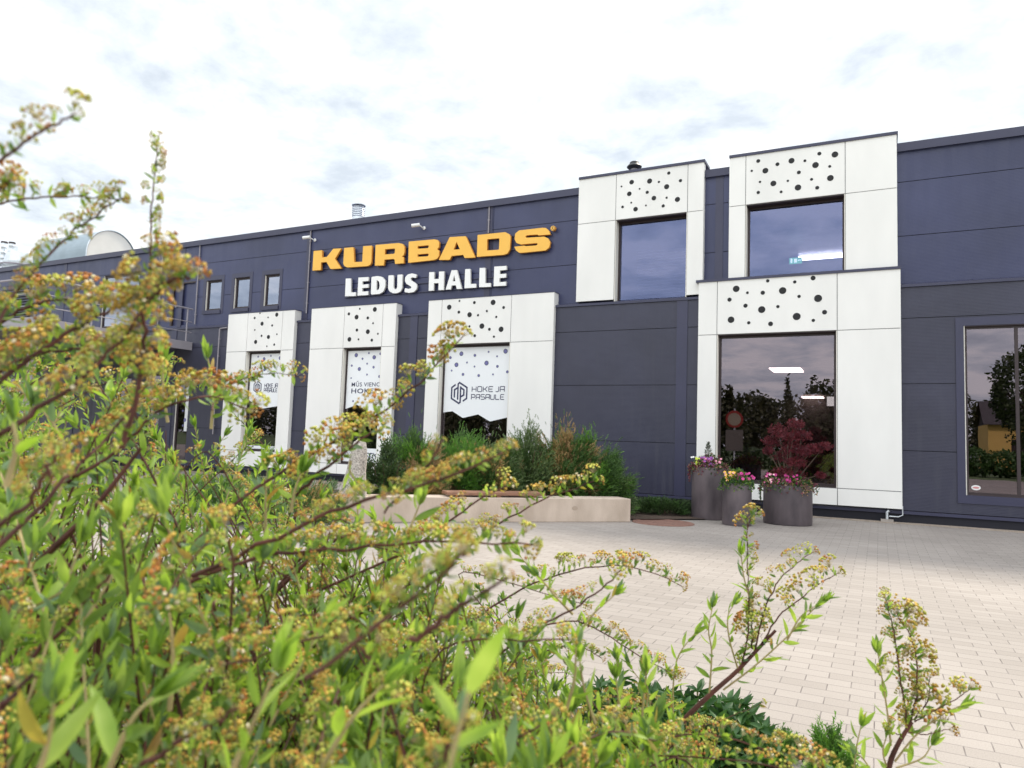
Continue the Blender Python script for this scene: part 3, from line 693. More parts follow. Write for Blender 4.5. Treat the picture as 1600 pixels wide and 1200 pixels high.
def strokes_text(b, txt, x0, z0, x1, h, y, wt, slant=0.0, gapr=0.35):
    wid = [0.25 if c == 'I' else (0.45 if c == ' ' else 1.0) for c in txt]
    tot = sum(wid) + gapr * (len(txt) - 1); u = (x1 - x0) / tot; x = x0
    k = 0
    for c, w_ in zip(txt, wid):
        if c != ' ':
            for st in GL[c]:
                ribbon(b, [(p[0] * w_ * u + p[1] * h * slant, p[1] * h) for p in st], wt, y - 0.0006 * k, (x, z0), (1, 1)); k = (k + 1) % 3
        x += (w_ + gapr) * u
def logo(b, cx_, cz_, r, y):
    # hexagon outline split into two hooks, with the two inner strokes
    w_ = r * .15; s3 = math.sin(math.pi / 3)
    hx = lambda a, rr: (math.cos(a) * rr * .98, math.sin(a) * rr)
    A = [hx(math.radians(q), r) for q in (90, 30, -30, -90, -150, 150, 90)]
    org = (cx_, cz_)
    ribbon(b, [(-.14 * r, -.62 * r), (-.14 * r, .82 * r), (0, .95 * r), (A[1][0] * .95, A[1][1]), (A[2][0] * .95, A[2][1]), (.42 * r, -.75 * r)], w_, y, org, (1, 1))
    ribbon(b, [(.14 * r, .60 * r), (.14 * r, -.84 * r), (0, -.95 * r), (A[4][0] * .95, A[4][1]), (A[5][0] * .95, A[5][1]), (-.40 * r, .78 * r)], w_, y - .0008, org, (1, 1))
    ribbon(b, [(-.14 * r, .50 * r), (-.50 * r, .30 * r), (-.50 * r, -.42 * r)], w_, y - .0014, org, (1, 1))
    ribbon(b, [(.14 * r, .50 * r), (.50 * r, .28 * r), (.50 * r, -.18 * r), (.14 * r, -.38 * r)], w_, y - .002, org, (1, 1))
def hokeja(key, cxp, x0p, x1p, ytop1, ybot1, ytop2, ybot2, ym, r_px):
    o, Y = films[key]; b = MB(); y = Y - .003
    cx_, cz_ = at(cxp, ym, Y); r = abs(at(cxp, ym - r_px, Y)[1] - cz_)
    logo(b, cx_, cz_, r, y)
    xa = at(x0p, ym, Y)[0]; xb = at(x1p, ym, Y)[0]; xc = (x0p + x1p) / 2
    za, zb = at(xc, ybot1, Y)[1], at(xc, ytop1, Y)[1]; zc, zd = at(xc, ybot2, Y)[1], at(xc, ytop2, Y)[1]
    strokes_text(b, 'HOKEJA', xa, za, xb, zb - za, y, (zb - za) * .15); strokes_text(b, 'PASAULE', xa - .01, zc, xb, zd - zc, y, (zb - za) * .15)
    b.build('lettering', M['print'], o)
hokeja('C', 717.5, 737.5, 788, 604, 612, 616.5, 624, 614, 17)
o, Y = films['C']
# film A carries the same mark, cut off by the jamb
hokeja('A', 402.5, 413.5, 433.5, 599.5, 605.5, 607, 612.5, 605, 9.5)
def builtin_text(txt, x0, x1, z0, h, y, bold, parent, name, mt, shear=0.0):
    cu_ = bpy.data.curves.new(name, 'FONT'); cu_.body = txt; cu_.size = 1; cu_.offset = bold; cu_.shear = shear; cu_.space_character = 1.08; cu_.resolution_u = 3
    ob = bpy.data.objects.new('tmp', cu_); COL.objects.link(ob)
    bpy.context.view_layer.update(); dg = bpy.context.evaluated_depsgraph_get()
    me = bpy.data.meshes.new_from_object(ob.evaluated_get(dg)); bpy.data.objects.remove(ob)
    co = np.array([v.co[:] for v in me.vertices]); mn, mxx = co.min(0), co.max(0)
    sx = (x1 - x0) / (mxx[0] - mn[0]); sz = h / (mxx[1] - mn[1])
    for v in me.vertices: v.co = ((v.co.x - mn[0]) * sx + x0, y, (v.co.y - mn[1]) * sz + z0)
    me.materials.clear(); me.materials.append(mt); return link(name, me, parent)
o, Y = films['B']
xa = at(549.5, 602, Y)[0]; xb = at(594.5, 602, Y)[0]
z1_, z0_ = at(570, 595.5, Y)[1], at(570, 604, Y)[1]
builtin_text('MŪS VIENO', xa, xb, z0_, z1_ - z0_, Y - .003, 0.008, o, 'lettering', M['print'])
z1_, z0_ = at(570, 607, Y)[1], at(570, 617, Y)[1]
builtin_text('HOKEJS', xa, xb, z0_, z1_ - z0_, Y - .003, 0.016, o, 'lettering', M['print'])
# white sponsor strips at the foot of windows A and B
def strip(key, pyt, pyb, text, tx0, tx1):
    d = FR[key]; Y = YG[key] + .028; x0, x1 = d['s1'] + .057, d['s2'] - .057
    pc = (tx0 + tx1) / 2
    zt, zb = at(pc, pyt, Y)[1], d['ob'] + .06
    b = MB(); b.poly([(x0, Y, zb), (x1, Y, zb), (x1, Y, zt), (x0, Y, zt)]); s_ = b.build('sponsor_strip', M['film'], WIN[key])
    b = MB(); h = (zt - zb); xa, xb = at(tx0, pyt, Y)[0], min(at(tx1, pyt, Y)[0], x1 - .02)
    for k in range(5):
        q = x0 + .06 + k * .045; ribbon(b, [(0, 0), (.035, h * .25)], .016, Y - .002, (q, zb + h * .42), (1, 1))
    for i, st in enumerate(text):
        wdt = (xb - xa) / len(text); strokes_text(b, st, xa + i * wdt, zb + h * .40, xa + (i + .86) * wdt, h * .26, Y - .002, h * .07, slant=.35)
    b.build('lettering', M['print'], WIN[key])
strip('B', 701, 720, ['CCM'], 571, 590)
strip('A', 697, 712, ['', 'CCM'], 402, 431)
# ------------------------------------------------------------------ signs on the upper wall
def letter(poly_sets, Y, depth, name, mats, parent, bev=0.0015):
    """outline + holes (picture points on plane Y) extruded towards the wall"""
    cu_ = bpy.data.curves.new(name, 'CURVE'); cu_.dimensions = '2D'; cu_.fill_mode = 'BOTH'; cu_.extrude = depth / 2; cu_.bevel_depth = bev; cu_.bevel_resolution = 0
    for ps in poly_sets:
        sp = cu_.splines.new('POLY'); sp.points.add(len(ps) - 1); sp.use_cyclic_u = True
        for i, p in enumerate(ps): sp.points[i].co = (p[0], p[1], 0, 1)
    ob = bpy.data.objects.new('tmp', cu_); COL.objects.link(ob)
    bpy.context.view_layer.update(); dg = bpy.context.evaluated_depsgraph_get()
    me = bpy.data.meshes.new_from_object(ob.evaluated_get(dg)); bpy.data.objects.remove(ob)
    for v in me.vertices: v.co = (v.co.x, Y + depth / 2 + bev - v.co.z, v.co.y)
    me.flip_normals(); me.update()
    me.materials.clear()
    for m in mats: me.materials.append(m)
    for p in me.polygons: p.material_index = 0 if abs(p.normal.y) > 0.8 else 1
    return link(name, me, parent)
def fillet(ps, r, seg=4, skip=0.25):
    out_ = []
    n = len(ps)
    for i in range(n):
        a, b_, c = Vector(ps[i - 1]), Vector(ps[i]), Vector(ps[(i + 1) % n])
        d1, d2 = (a - b_), (c - b_); rr = min(r, d1.length * .45, d2.length * .45)
        p, q = b_ + d1.normalized() * rr, b_ + d2.normalized() * rr
        for k in range(seg + 1):
            t = k / seg; out_.append(tuple((1 - t) ** 2 * p + 2 * t * (1 - t) * b_ + t * t * q))
    return out_
C1 = (480, 340, 8.0); C2 = (680, 330, 8.0)
def conv(ps, c, Y): return [at(c[0] + x / c[2], c[1] + y / c[2], Y) for x, y in ps]
YS = 13.215
sg = empty('letter_sign', (-9.2, YS, 4.9), 'long row of yellow raised capital letters high on the dark wall', 'sign')
KUR = [
 (C1, [(80,418),(185,408),(183,498),(245,492),(325,390),(425,385),(345,515),(425,635),(290,642),(240,553),(172,560),(168,655),(65,662)], []),
 (C1, [(462,380),(577,370),(585,556),(688,552),(698,358),(808,350),(800,560),(785,590),(750,606),(500,622),(465,605),(450,575)], []),
 (C1, [(855,342),(1145,318),(1195,330),(1215,365),(1215,430),(1205,470),(1182,484),(1205,498),(1205,570),(1097,578),(1093,530),(1080,515),(965,525),(955,597),(845,600)], [[(972,395),(1090,385),(1098,395),(1095,440),(1085,452),(968,462)]]),
 (C1, [(1270,300),(1590,272),(1628,280),(1648,310),(1645,370),(1622,395),(1648,415),(1645,480),(1620,515),(1580,530),(1262,565)], [[(1380,357),(1512,345),(1520,352),(1515,374),(1505,382),(1380,390)], [(1378,460),(1510,448),(1518,455),(1513,477),(1500,484),(1378,491)]]),
 (C2, [(45,608),(180,325),(380,312),(500,578),(368,585),(350,545),(205,558),(178,608)], [[(266,382),(228,482),(308,476)]]),
 (C2, [(530,297),(875,262),(930,290),(942,330),(930,480),(900,530),(850,545),(520,570)], [[(650,350),(795,337),(803,345),(797,475),(785,482),(645,492)]]),
 (C2, [(1340,207),(1385,210),(1425,250),(1438,290),(1285,302),(1282,290),(1150,300),(1130,308),(1128,325),(1145,332),(1360,318),(1410,340),(1435,385),(1425,450),(1380,490),(1100,518),(1050,520),(1010,490),(988,445),(1115,430),(1130,438),(1260,428),(1278,418),(1278,402),(1265,398),(1070,415),(1015,395),(992,350),(1000,280),(1050,240)], []),
]
for c, outl, holes in KUR:
    letter([fillet(conv(outl, c, YS), .012)] + [fillet(conv(h, c, YS), .008) for h in holes], YS, 0.065, 'letter', [M['yellow'], M['orange']], sg)
X, Z = at(680 + 1470 / 8, 330 + 212 / 8, YS); b = MB()
b.tube([(X, YS, Z), (X, YS + .07, Z)], 0.052, 24); b.build('registered_mark', M['orange'], sg)
b = MB(); b.disc((X, YS - .002, Z), .051, seg=24, mi=0); b.disc((X, YS - .004, Z), .043, seg=24, mi=1); b.disc((X, YS - .006, Z), .037, seg=24, mi=0)
ribbon(b, [(-.3, -1), (-.3, 1), (.25, 1), (.45, .7), (.45, .35), (.25, .05), (-.3, .05)], .007, YS - .008, (X, Z), (.026, .024)); b.m[-6:] = [1] * 6
ribbon(b, [(.1, .05), (.5, -1)], .007, YS - .009, (X, Z), (.026, .024)); b.m[-1] = 1
b.build('registered_mark_face', [M['yellow'], M['frame']], sg)
b = MB(); b.box(at(492, 415, YU)[0], at(858, 380, YU)[0], YS + .075, YS + .095, 5.12, 5.14); b.box(at(492, 415, YU)[0], at(858, 380, YU)[0], YS + .075, YS + .095, 5.42, 5.44); b.build('mounting_rail', M['flash'], sg)
YS2 = 13.225
sg2 = empty('letter_sign', (-9, YS2, 4.4), 'shorter row of white raised capital letters below the yellow letters', 'sign')
LH = [
 (C1, [(482,763),(545,760),(545,935),(605,933),(605,980),(472,983)], [], 0),
 (C1, [(640,750),(765,743),(765,790),(690,797),(688,838),(765,832),(763,875),(688,880),(685,925),(762,920),(760,968),(628,975)], [], 0),
 (C1, [(803,742),(880,730),(935,740),(975,785),(975,860),(950,925),(900,955),(795,962)], [[(868,778),(898,800),(905,850),(895,900),(863,912)]], .03),
 (C1, [(1015,722),(1080,720),(1078,870),(1090,896),(1112,896),(1125,870),(1128,715),(1190,710),(1185,880),(1165,925),(1120,945),(1070,945),(1025,920),(1010,880)], [], .02),
 (C1, [(1370,712),(1355,755),(1312,745),(1290,757),(1298,785),(1350,815),(1372,850),(1365,895),(1330,930),(1270,940),(1215,930),(1222,880),(1265,892),(1300,883),(1300,862),(1240,828),(1220,790),(1225,745),(1255,712),(1310,697)], [], .02),
 (C2, [(-75,763),(-12,760),(-15,850),(45,846),(48,755),(110,752),(105,985),(40,985),(43,897),(-18,900),(-20,992),(-82,995)], [], 0),
 (C2, [(130,980),(205,738),(270,736),(332,970),(270,972),(258,925),(205,928),(193,978)], [[(237,795),(217,878),(252,876)]], 0),
 (C2, [(375,725),(438,722),(440,910),(510,907),(510,955),(365,963)], [], 0),
 (C2, [(555,710),(625,708),(625,902),(693,897),(692,945),(548,950)], [], 0),
 (C2, [(738,693),(890,683),(890,732),(808,740),(805,787),(885,780),(882,828),(803,835),(800,888),(885,880),(882,930),(730,937)], [], 0),
]
for c, outl, holes, fr in LH:
    letter([fillet(conv(outl, c, YS2), fr or .004)] + [fillet(conv(h, c, YS2), .02 if fr else .003) for h in holes], YS2, 0.055, 'letter', [M['lwhite'], M['lside']], sg2, bev=0.0012)
b = MB(); xa, xb = at(540, 455, YU)[0], at(792, 430, YU)[0]
for zz_ in (4.36, 4.56): b.box(xa, xb, YS2 + .066, YS2 + .085, zz_, zz_ + .02)
b.build('mounting_rail', M['flash'], sg2)

# ------------------------------------------------------------------ fittings on and over the wall
def conduit(pts, r, nm='conduit', m=None, clips=True):
    b = MB(); b.tube(pts, r, 8)
    if clips:
        for i in range(len(pts) - 1):
            a, c = Vector(pts[i]), Vector(pts[i + 1]); k = max(1, int((c - a).length / .45))
            for j in range(k):
                q = a.lerp(c, (j + .5) / k); b.box(q.x - .022, q.x + .022, q.y - .01, q.y + .03, q.z - .012, q.z + .012)
    return b.build(nm, m or M['pipe'], hall)
for px, py, zt, zb in ((313, 400, 6.13, ZC + .05), (485, 400, 6.13, 4.05), (765.5, 330, 6.13, 5.55), (254, 420, 6.13, ZC)):
    x = at(px, py, YU)[0]; conduit([(x, YU - .03, zt), (x, YU - .03, zb)], .015)
x = at(346, 510, YL)[0]
conduit([(x + .28, YL - .05, ZC - .12), (x + .02, YL - .05, ZC - .13), (x, YL - .05, ZC - .18), (x, YL - .05, 1.0)], .016)
def camera_thing(px, py, label, right=True):
    X, Z = at(px, py, 13.2); t = empty('security_camera', (X, 13.31, Z), label, 'camera', None); s_ = -1 if right else 1
    b = MB(); b.tube([(X - .10, 13.10, Z - .015), (X + .07, 13.17, Z + .01)], .04, 16); b.build('housing', M['cctv'], t, smooth=True)
    b = MB(); b.tube([(X - .108, 13.097, Z - .0165), (X - .099, 13.1005, Z - .0151)], .032, 16); b.build('lens', M['black'], t)
    b = MB(); b.tube([(X + .06, 13.17, Z), (X + .09, 13.24, Z - .03), (X + .10, 13.318, Z - .03)], .014, 8); b.tube([(X + .10, 13.30, Z - .03), (X + .10, 13.319, Z - .03)], .038, 16); b.build('bracket', M['cctv'], t)
    return t
camera_thing(482.5, 372, 'white bullet camera on the dark wall at the left end of the yellow letters')
camera_thing(653, 353, 'white bullet camera on the dark wall above the middle of the yellow letters')
X, Z = at(275, 405, 13.2); t = empty('wall_lamp', (X, 13.3, Z), 'small dark lamp on the upper wall above the balcony door', 'lamp')
b = MB(); b.box(X - .07, X + .07, 13.27, 13.318, Z - .08, Z + .08); b.build('back_plate', M['black'], t)
b = MB(); b.tube([(X, 13.27, Z), (X - .05, 13.16, Z - .06)], [.03, .06], 12); b.build('lamp_head', M['black'], t)
# roof things
def roof_pt(px, py, Y): X, Z = at(px, py, Y); return X, Z
X, Z = roof_pt(991, 268, 14.4); t = empty('roof_vent', (X, 14.4, ZR - .25), 'dark mushroom shaped vent on the roof above the left upper portal', 'vent')
b = MB(); b.lathe((X, 14.4, 0), [(.09, ZR - .25), (.09, Z - .05), (.11, Z - .03), (.11, Z), (.08, Z + .01), (.08, Z + .05)], 20); b.build('duct', M['pipe'], t, smooth=True)
b = MB(); b.lathe((X, 14.4, Z + .05), [(.0, 0), (.11, 0), (.155, .035), (.16, .05), (.12, .10), (.10, .115), (.10, .14), (.085, .155), (0, .16)], 24); b.build('cowl', M['black'], t, smooth=True)
X, Z = roof_pt(560, 333, 15.2); t = empty('roof_vent', (X, 15.2, ZR - .25), 'small ribbed silver duct end on the roof above the yellow letters', 'vent')
b = MB(); prof = [(.16, ZR - .25)]
for k in range(6): prof += [(.16, Z - .12 + k * .05), (.175, Z - .10 + k * .05)]
prof += [(.13, Z + .20), (0, Z + .21)]
b.lathe((X, 15.2, 0), prof, 24); b.build('duct', M['zinc'], t, smooth=False)
b = MB(); b.lathe((X, 15.2, 0), [(.19, Z + .205), (.19, Z + .225), (0, Z + .26)], 24); b.build('cap', M['zinc'], t)
# rounded ventilation hood near the roof edge
t = empty('ventilation_hood', (-23, 14.4, 6.2), 'large rounded ventilation hood with a pale arched end on the roof at the left', 'vent')
Yc, Yr, Zs, Zt = 14.40, 0.82, 6.55, 7.40
def arch(x, k=1.0, seg=26): return [(x, Yc - Yr * k * math.cos(math.pi * q / seg), Zs + (Zt - Zs) * k * math.sin(math.pi * q / seg)) for q in range(seg + 1)]
def hood(xa, xb, k, nm, m, ends):
    b = MB(); A, B_ = arch(xa, k), arch(xb, k)
    A = [(xa, A[0][1], 6.05)] + A + [(xa, A[-1][1], 6.05)]; B_ = [(xb, B_[0][1], 6.05)] + B_ + [(xb, B_[-1][1], 6.05)]
    for q in range(len(A) - 1): b.poly([A[q], B_[q], B_[q + 1], A[q + 1]])
    if ends: b.poly(A[::-1]); b.poly(B_)
    return b.build(nm, m, t)
hood(-24.9, -22.02, 1.0, 'hood_shell', mat('hood_steel', (0.30, 0.37, 0.42), 0.5, metal=0.3, var=.08), False)
hood(-24.89, -22.04, 0.985, 'hood_end', mat('hood_end_white', (0.78, 0.76, 0.70), 0.6, var=0.05), True)
hood(-22.06, -22.0, 1.02, 'hood_rim', M['zinc'], False)
for px, r, pyt in ((7, .085, 379), (19, .085, 380)):
    X, Z = at(px, pyt, 14.3); t = empty('flue_pipe', (X, 14.3, 6.1), ('left' if px < 10 else 'right') + ' one of two slim banded steel flues at the far left roof edge', 'flue', 'twin flues on the roof')
    b = MB(); pr = [(r, 6.05)]; z = 6.4
    while z < Z - .1: pr += [(r, z), (r + .008, z + .01), (r + .008, z + .03), (r, z + .04)]; z += .2
    pr += [(r, Z)]
    b.lathe((X, 14.3, 0), pr, 18); b.build('pipe', M['zinc'], t, smooth=True)
    b = MB(); b.lathe((X, 14.3, 0), [(r + .02, Z - .02), (r + .02, Z + .03), (0, Z + .04)], 18); b.build('cap', M['frame'], t)
X, Z = at(32, 386, 14.6); t = empty('air_duct', (X, 14.6, 6.1), 'silver foil wrapped duct on the roof beside the slim flues', 'duct')
b = MB(); b.lathe((0, 0, 0), [(.0, 0), (.42, 0), (.46, .5), (.40, .85), (.22, 1.05), (0, 1.1)], 10); b.v = [(X + v[0] * 1.25, 14.6 + v[1], Z - 1.1 + v[2]) for v in b.v]
b.build('duct_body', M['zinc'], t)
b = MB(); b.lathe((X, 14.6, 0), [(.60, Z - .75), (.61, Z - .72), (.60, Z - .69)], 20); b.build('duct_band', M['pipe'], t)

# balcony with railing and the stair below it, at the left
bx = -16.46; t = empty('balcony', (bx - 2, 11.5, 0), 'grey steel balcony with thin railings at the far left of the hall', 'balcony')
b = MB(); b.box(bx - 9.5, bx, 9.1, 13.18, 3.28, 3.42); b.build('deck', mat('deck_grey', (0.20, 0.18, 0.2), 0.7, var=.1), t)
b = MB(); b.box(bx - 9.5, bx + .02, 9.08, 9.1, 3.22, 3.44); b.box(bx, bx + .02, 9.1, 13.18, 3.22, 3.44); b.build('fascia', M['pipe'], t)
b = MB()
for zz_ in (4.33, 3.98, 3.70): b.tube([(bx - 9.5, 9.12, zz_), (bx - .02, 9.12, zz_), (bx - .02, 13.15, zz_)], .024 if zz_ > 4.2 else .012, 8)
b.build('rail', M['pipe'], t)
for x, y in [(bx - .02, 9.12), (bx - .02, 10.4), (bx - .02, 11.7), (bx - .02, 13.0)] + [(bx - .02 - k * 1.5, 9.12) for k in range(1, 6)]:
    b = MB(); b.tube([(x, y, 3.42), (x, y, 4.33)], .02, 8); b.build('post', M['pipe'], t)
for x, y in [(bx - .3, 9.3), (bx - 4.5, 9.3), (bx - 9, 9.3)]:
    b = MB(); b.box(x - .07, x + .07, y - .07, y + .07, 0, 3.28); b.build('column', M['pipe'], t)
# lamps and exit signs inside the rooms
def lamp_px(px, py, z, wx, wy, nm='ceiling_lamp'):
    r = ray(px, py); tt = (z - CAM_H) / r[2]; X, Y = r[0] * tt, r[1] * tt
    b = MB(); b.box(X - wx / 2, X + wx / 2, Y - wy / 2, Y + wy / 2, z - .03, z); b.build(nm, M['lamp'], hall)
lamp_px(1229, 577, 3.15, .72, 1.1); lamp_px(1271, 621, 3.15, .75, 1.2); lamp_px(1288, 400, 5.85, 1.15, .32)
X, Z = at(1300, 627, 22); b = MB(); b.box(X - .13, X + .13, 22, 22.05, Z - .13, Z + .13); b.build('exit_sign', M['exitw'], hall)
X, Z = at(1243, 407, 18); b = MB(); b.box(X - .14, X + .14, 18, 18.05, Z - .07, Z + .07); es = b.build('exit_sign', M['exit'], hall)
b = MB(); b.box(X - .03, X + .03, 17.99, 17.997, Z - .05, Z + .04); b.box(X + .05, X + .12, 17.99, 17.997, Z - .01, Z + .01); b.box(X - .11, X - .07, 17.99, 17.997, Z - .05, Z + .05); b.build('pictogram', M['exitw'], es)
# venetian blind slats behind the left upper window
b = MB(); d = FR['E']
for k in range(16): b.box(d['s1'] + .35, d['s2'] - .1, YU + .25, YU + .28, 4.0 + k * .06, 4.0 + k * .06 + .012)
b.build('window_blind', mat('blind_grey', (.45, .45, .5), .6), WIN['E'])
b = MB(); b.box(FR['D']['s1'] - 2, FR['D']['s2'] + 3, 15.2, 15.3, 2.75, 2.88); b.build('ceiling_beam', mat('beam', (.35, .25, .25), .7), hall)
# hose tap at the right corner of the large portal
X, Z = at(1386, 806, 13.15); t = empty('hose_tap', (X, 13.15, 0), 'small grey pipe tap at the foot of the large white portal', 'tap')
b = MB(); b.tube([(X, 13.12, 0), (X, 13.12, .16), (X + .03, 13.12, .19)], .02, 8); b.tube([(X + .03, 13.12, .10), (X + .16, 13.12, .10), (X + .22, 13.12, .13), (X + .22, 13.12, .27)], .009, 8); b.build('pipe', M['zinc'], t)
b = MB(); b.box(X - .09, X + .09, 13.04, 13.18, 0.012, .05); b.build('base_block', M['kerb'], t)

# ------------------------------------------------------------------ concrete seat wall, stone, manhole
e1, e2 = gnd(985, 815.5), gnd(497, 816.5)
A2, B2 = Vector(e2), Vector(e1)
t = empty('concrete_bench', (*((A2 + B2) / 2), 0), 'long low cast concrete seat wall in front of the green shrubs', 'bench')
b = MB(); b.obox(A2, B2, 0.42, 0.0, 0.325); o = b.build('concrete_block', M['concrete'], t, bevel=.008)
# drip streaks and shallow formwork recesses
dv = (B2 - A2).normalized(); nn = Vector((-dv.y, dv.x)); Lb = (B2 - A2).length
b = MB()
for q in (.12, .35, .62, .80): 
    p = A2 + dv * Lb * q - nn * .0025
    for k in range(1): 
        pts = [(p.x + dv.x * math.cos(a) * .045, p.y + dv.y * math.cos(a) * .045, .19 + math.sin(a) * .03) for a in [i * math.pi / 8 for i in range(16)]]
        b.poly(pts)
b.build('formwork_mark', mat('formwork_mark', (.42, .33, .26), .9), o)
b = MB()
q0, q1 = .38, .70
for k in range(5):
    off = nn * (0.03 + k * .075); p0 = A2 + dv * Lb * q0 + off; p1 = A2 + dv * Lb * q1 + off
    b.obox(p0, p1, 0.062, 0.350, 0.392)
b.build('wooden_seat', M['wood'], t, bevel=.004)
b = MB()
for q in (.42, .54, .66):
    p = A2 + dv * Lb * q; b.obox(p + nn * .05, p + dv * .06 + nn * .05, .30, .325, .349)
b.build('seat_bearer', M['wood'], t)
# standing stone
def stone():
    c = P(548, 775, 9.35); t_ = None
    prof = [(.0, .24, 0), (.14, .235, .01), (.30, .20, .03), (.45, .155, .05), (.60, .125, .075), (.75, .115, .10), (.88, .105, .115), (.97, .08, .12), (1.0, .03, .12)]
    Ht = 1.02; seg = 22; b = MB(); rnd = random.Random(3); ph = [rnd.uniform(.86, 1.14) for _ in range(seg)]
    for h, r, off in prof:
        for k in range(seg):
            a = 2 * math.pi * k / seg; rr = r * ph[k] * rnd.uniform(.96, 1.05)
            sq = 1 / max(abs(math.cos(a)), abs(math.sin(a))) * .25 + .75
            b.v.append((c.x + rr * sq * math.cos(a) + off * .9, c.y + rr * sq * .75 * math.sin(a), .02 + h * Ht + rnd.uniform(-.01, .01)))
    for i in range(len(prof) - 1):
        for k in range(seg):
            a = i * seg + k; q = i * seg + (k + 1) % seg; b.f.append((a, q, q + seg, a + seg)); b.m.append(0)
    b.f.append(tuple((len(prof) - 1) * seg + k for k in range(seg))); b.m.append(0)
    o = b.build('standing_stone', M['stone'], None, smooth=True); tag(o, 'upright speckled granite stone at the left end of the concrete bench', 'stone')
stone()
c = gnd(1036, 817); b = MB(); b.disc((c[0], c[1], .006), .37, axis='z', seg=40); b.lathe((c[0], c[1], 0), [(.37, .006), (.39, .012), (.43, .012), (.44, .002)], 40)
tag(b.build('manhole_cover', M['rust'], None), 'round rusty manhole cover in the paving left of the planters', 'manhole cover')

# ------------------------------------------------------------------ planters
def planter(cpx, base_py, r, h, label, tp):
    X, Y = gnd(cpx, base_py); Y += r
    X = X * (Y / (Y - r)) 
    b = MB(); b.lathe((X, Y, 0), [(r * .98, .005), (r, .02), (r, h - .0), (r - .012, h + .004), (r - .025, h), (r - .025, h - .08), (0, h - .08)], 48)
    o = b.build('planter', [M['pot']], None, smooth=True)
    tag(o, label, 'planter', 'round steel planters by the window')
    return X, Y, h
def pr(px0, px1, py):   # radius from the width at its base
    a, b_ = gnd(px0, py), gnd(px1, py); return math.hypot(a[0] - b_[0], a[1] - b_[1]) / 2
PL = [planter(1107, 813, pr(1083, 1131, 813) * .98, .79, 'tallest round grey planter with the small conifer sprig', 0),
      planter(1151, 822.5, pr(1131, 1171, 822) * .98, .60, 'narrowest round grey planter with pansies in the middle of three', 0),
      planter(1230.5, 822, pr(1198, 1263, 822) * .98, .58, 'widest round grey planter below the red maple', 0)]
def rand_dirs(n, up=0.0):
    d = RNG.normal(size=(n, 3)); d[:, 2] += up; return d / np.linalg.norm(d, axis=1, keepdims=True)
MD = {'magenta': mat('petal_magenta', (0.55, 0.04, 0.25), .6), 'purple': mat('petal_purple', (0.34, 0.10, 0.42), .6), 'pink': mat('petal_pink', (0.78, 0.36, 0.42), .6),
      'yellow': mat('petal_yellow', (0.85, 0.50, 0.06), .6), 'lime': mat('flower_lime', (0.55, 0.70, 0.08), .6), 'dred': leafmat('heuchera_plum', (0.13, 0.035, 0.06), (0.22, 0.07, 0.09), .25),
      'dgreen': leafmat('leaf_dark_green', (0.03, 0.075, 0.03), (0.06, 0.13, 0.045), .25), 'white': mat('petal_white', (.8, .78, .8), .6), 'dryleaf': leafmat('leaf_dry_tan', (.28, .18, .11), (.40, .27, .17), .3),
      'maple': leafmat('maple_red', (0.07, 0.010, 0.018), (0.20, 0.032, 0.048), .3, scale=14), 'spruce': leafmat('needle_dark', (.05, .075, .05), (.10, .13, .085), .1)}
def pansy_template():
    v = []; f = []; m = []
    for k in range(5):
        a = 2 * math.pi * k / 5 + math.pi / 2; n = len(v); c = (math.cos(a) * .55, math.sin(a) * .55)
        v.append((c[0], .05, c[1]))
        for j in range(8): b_ = 2 * math.pi * j / 8; v.append((c[0] + .5 * math.cos(b_), .02 * k, c[1] + .5 * math.sin(b_)))
        for j in range(8): f.append((n, n + 1 + j, n + 1 + (j + 1) % 8)); m.append(0 if k != 3 else 1)
    n = len(v); v.append((0, .12, 0))
    for j in range(6): b_ = 2 * math.pi * j / 6; v.append((.26 * math.cos(b_), .10, .26 * math.sin(b_)))
    for j in range(6): f.append((n, n + 1 + j, n + 1 + (j + 1) % 6)); m.append(2)
    return np.array(v, float), np.array(f), np.array(m)
PV, PF, PM = pansy_template()
def flowerbed(idx, spec, label, name='pansies', extra=None):
    X, Y, h = PL[idx]; r = RADS[idx]
    t = empty(name, (X, Y, h - .08), label, 'flowers')
    B = Batch(); n = int(1500 * r / .25 * spec.get('dens', 1)); a = RNG.uniform(0, 2 * np.pi, n); rr = r * 1.02 * np.sqrt(RNG.uniform(0, 1, n))
    zt = h - .05 + .15 * (1 - (rr / r) ** 2) * RNG.uniform(.2, 1.2, n) * 1.1 + RNG.uniform(0, .085, n)
    over = RNG.uniform(0, 1, n) < .12; rr[over] = r * RNG.uniform(1.0, 1.22, over.sum()); zt[over] = h - RNG.uniform(-.03, .12, over.sum())
    pos = np.stack([X + rr * np.cos(a), Y + rr * np.sin(a), zt], 1)
    d = rand_dirs(n, .9); d[:, 0] += np.cos(a) * .5; d[:, 1] += np.sin(a) * .5
    mi = RNG.choice(len(spec['leaf']), n, p=spec['lp'])
    B.add(BROAD_V, BROAD_F, np.repeat(mi[:, None], len(BROAD_F), 1), frames(d) * RNG.uniform(.025, .055, n)[:, None, None], pos)
    B.build('foliage', [MD[k] if k in MD else M[k] for k in spec['leaf']], t)
    for (fc, fc2, ec, cnt, ax, ay, spread, sz) in spec['fl']:
        B = Batch(); p = np.stack([X + r * ax + RNG.normal(0, spread, cnt), Y + r * ay + RNG.normal(0, spread * .6, cnt), h + .08 + RNG.uniform(-.06, .075, cnt)], 1)
        d = np.tile([0, -1.0, .35], (cnt, 1)) + RNG.normal(0, .3, (cnt, 3))
        B.add(PV, PF, PM, frames(d, RNG.normal(0, .4, cnt)) * (sz * RNG.uniform(.8, 1.2, cnt))[:, None, None], p)
        B.build('blossoms', [MD[fc], MD[fc2], MD[ec]], t)
    return t
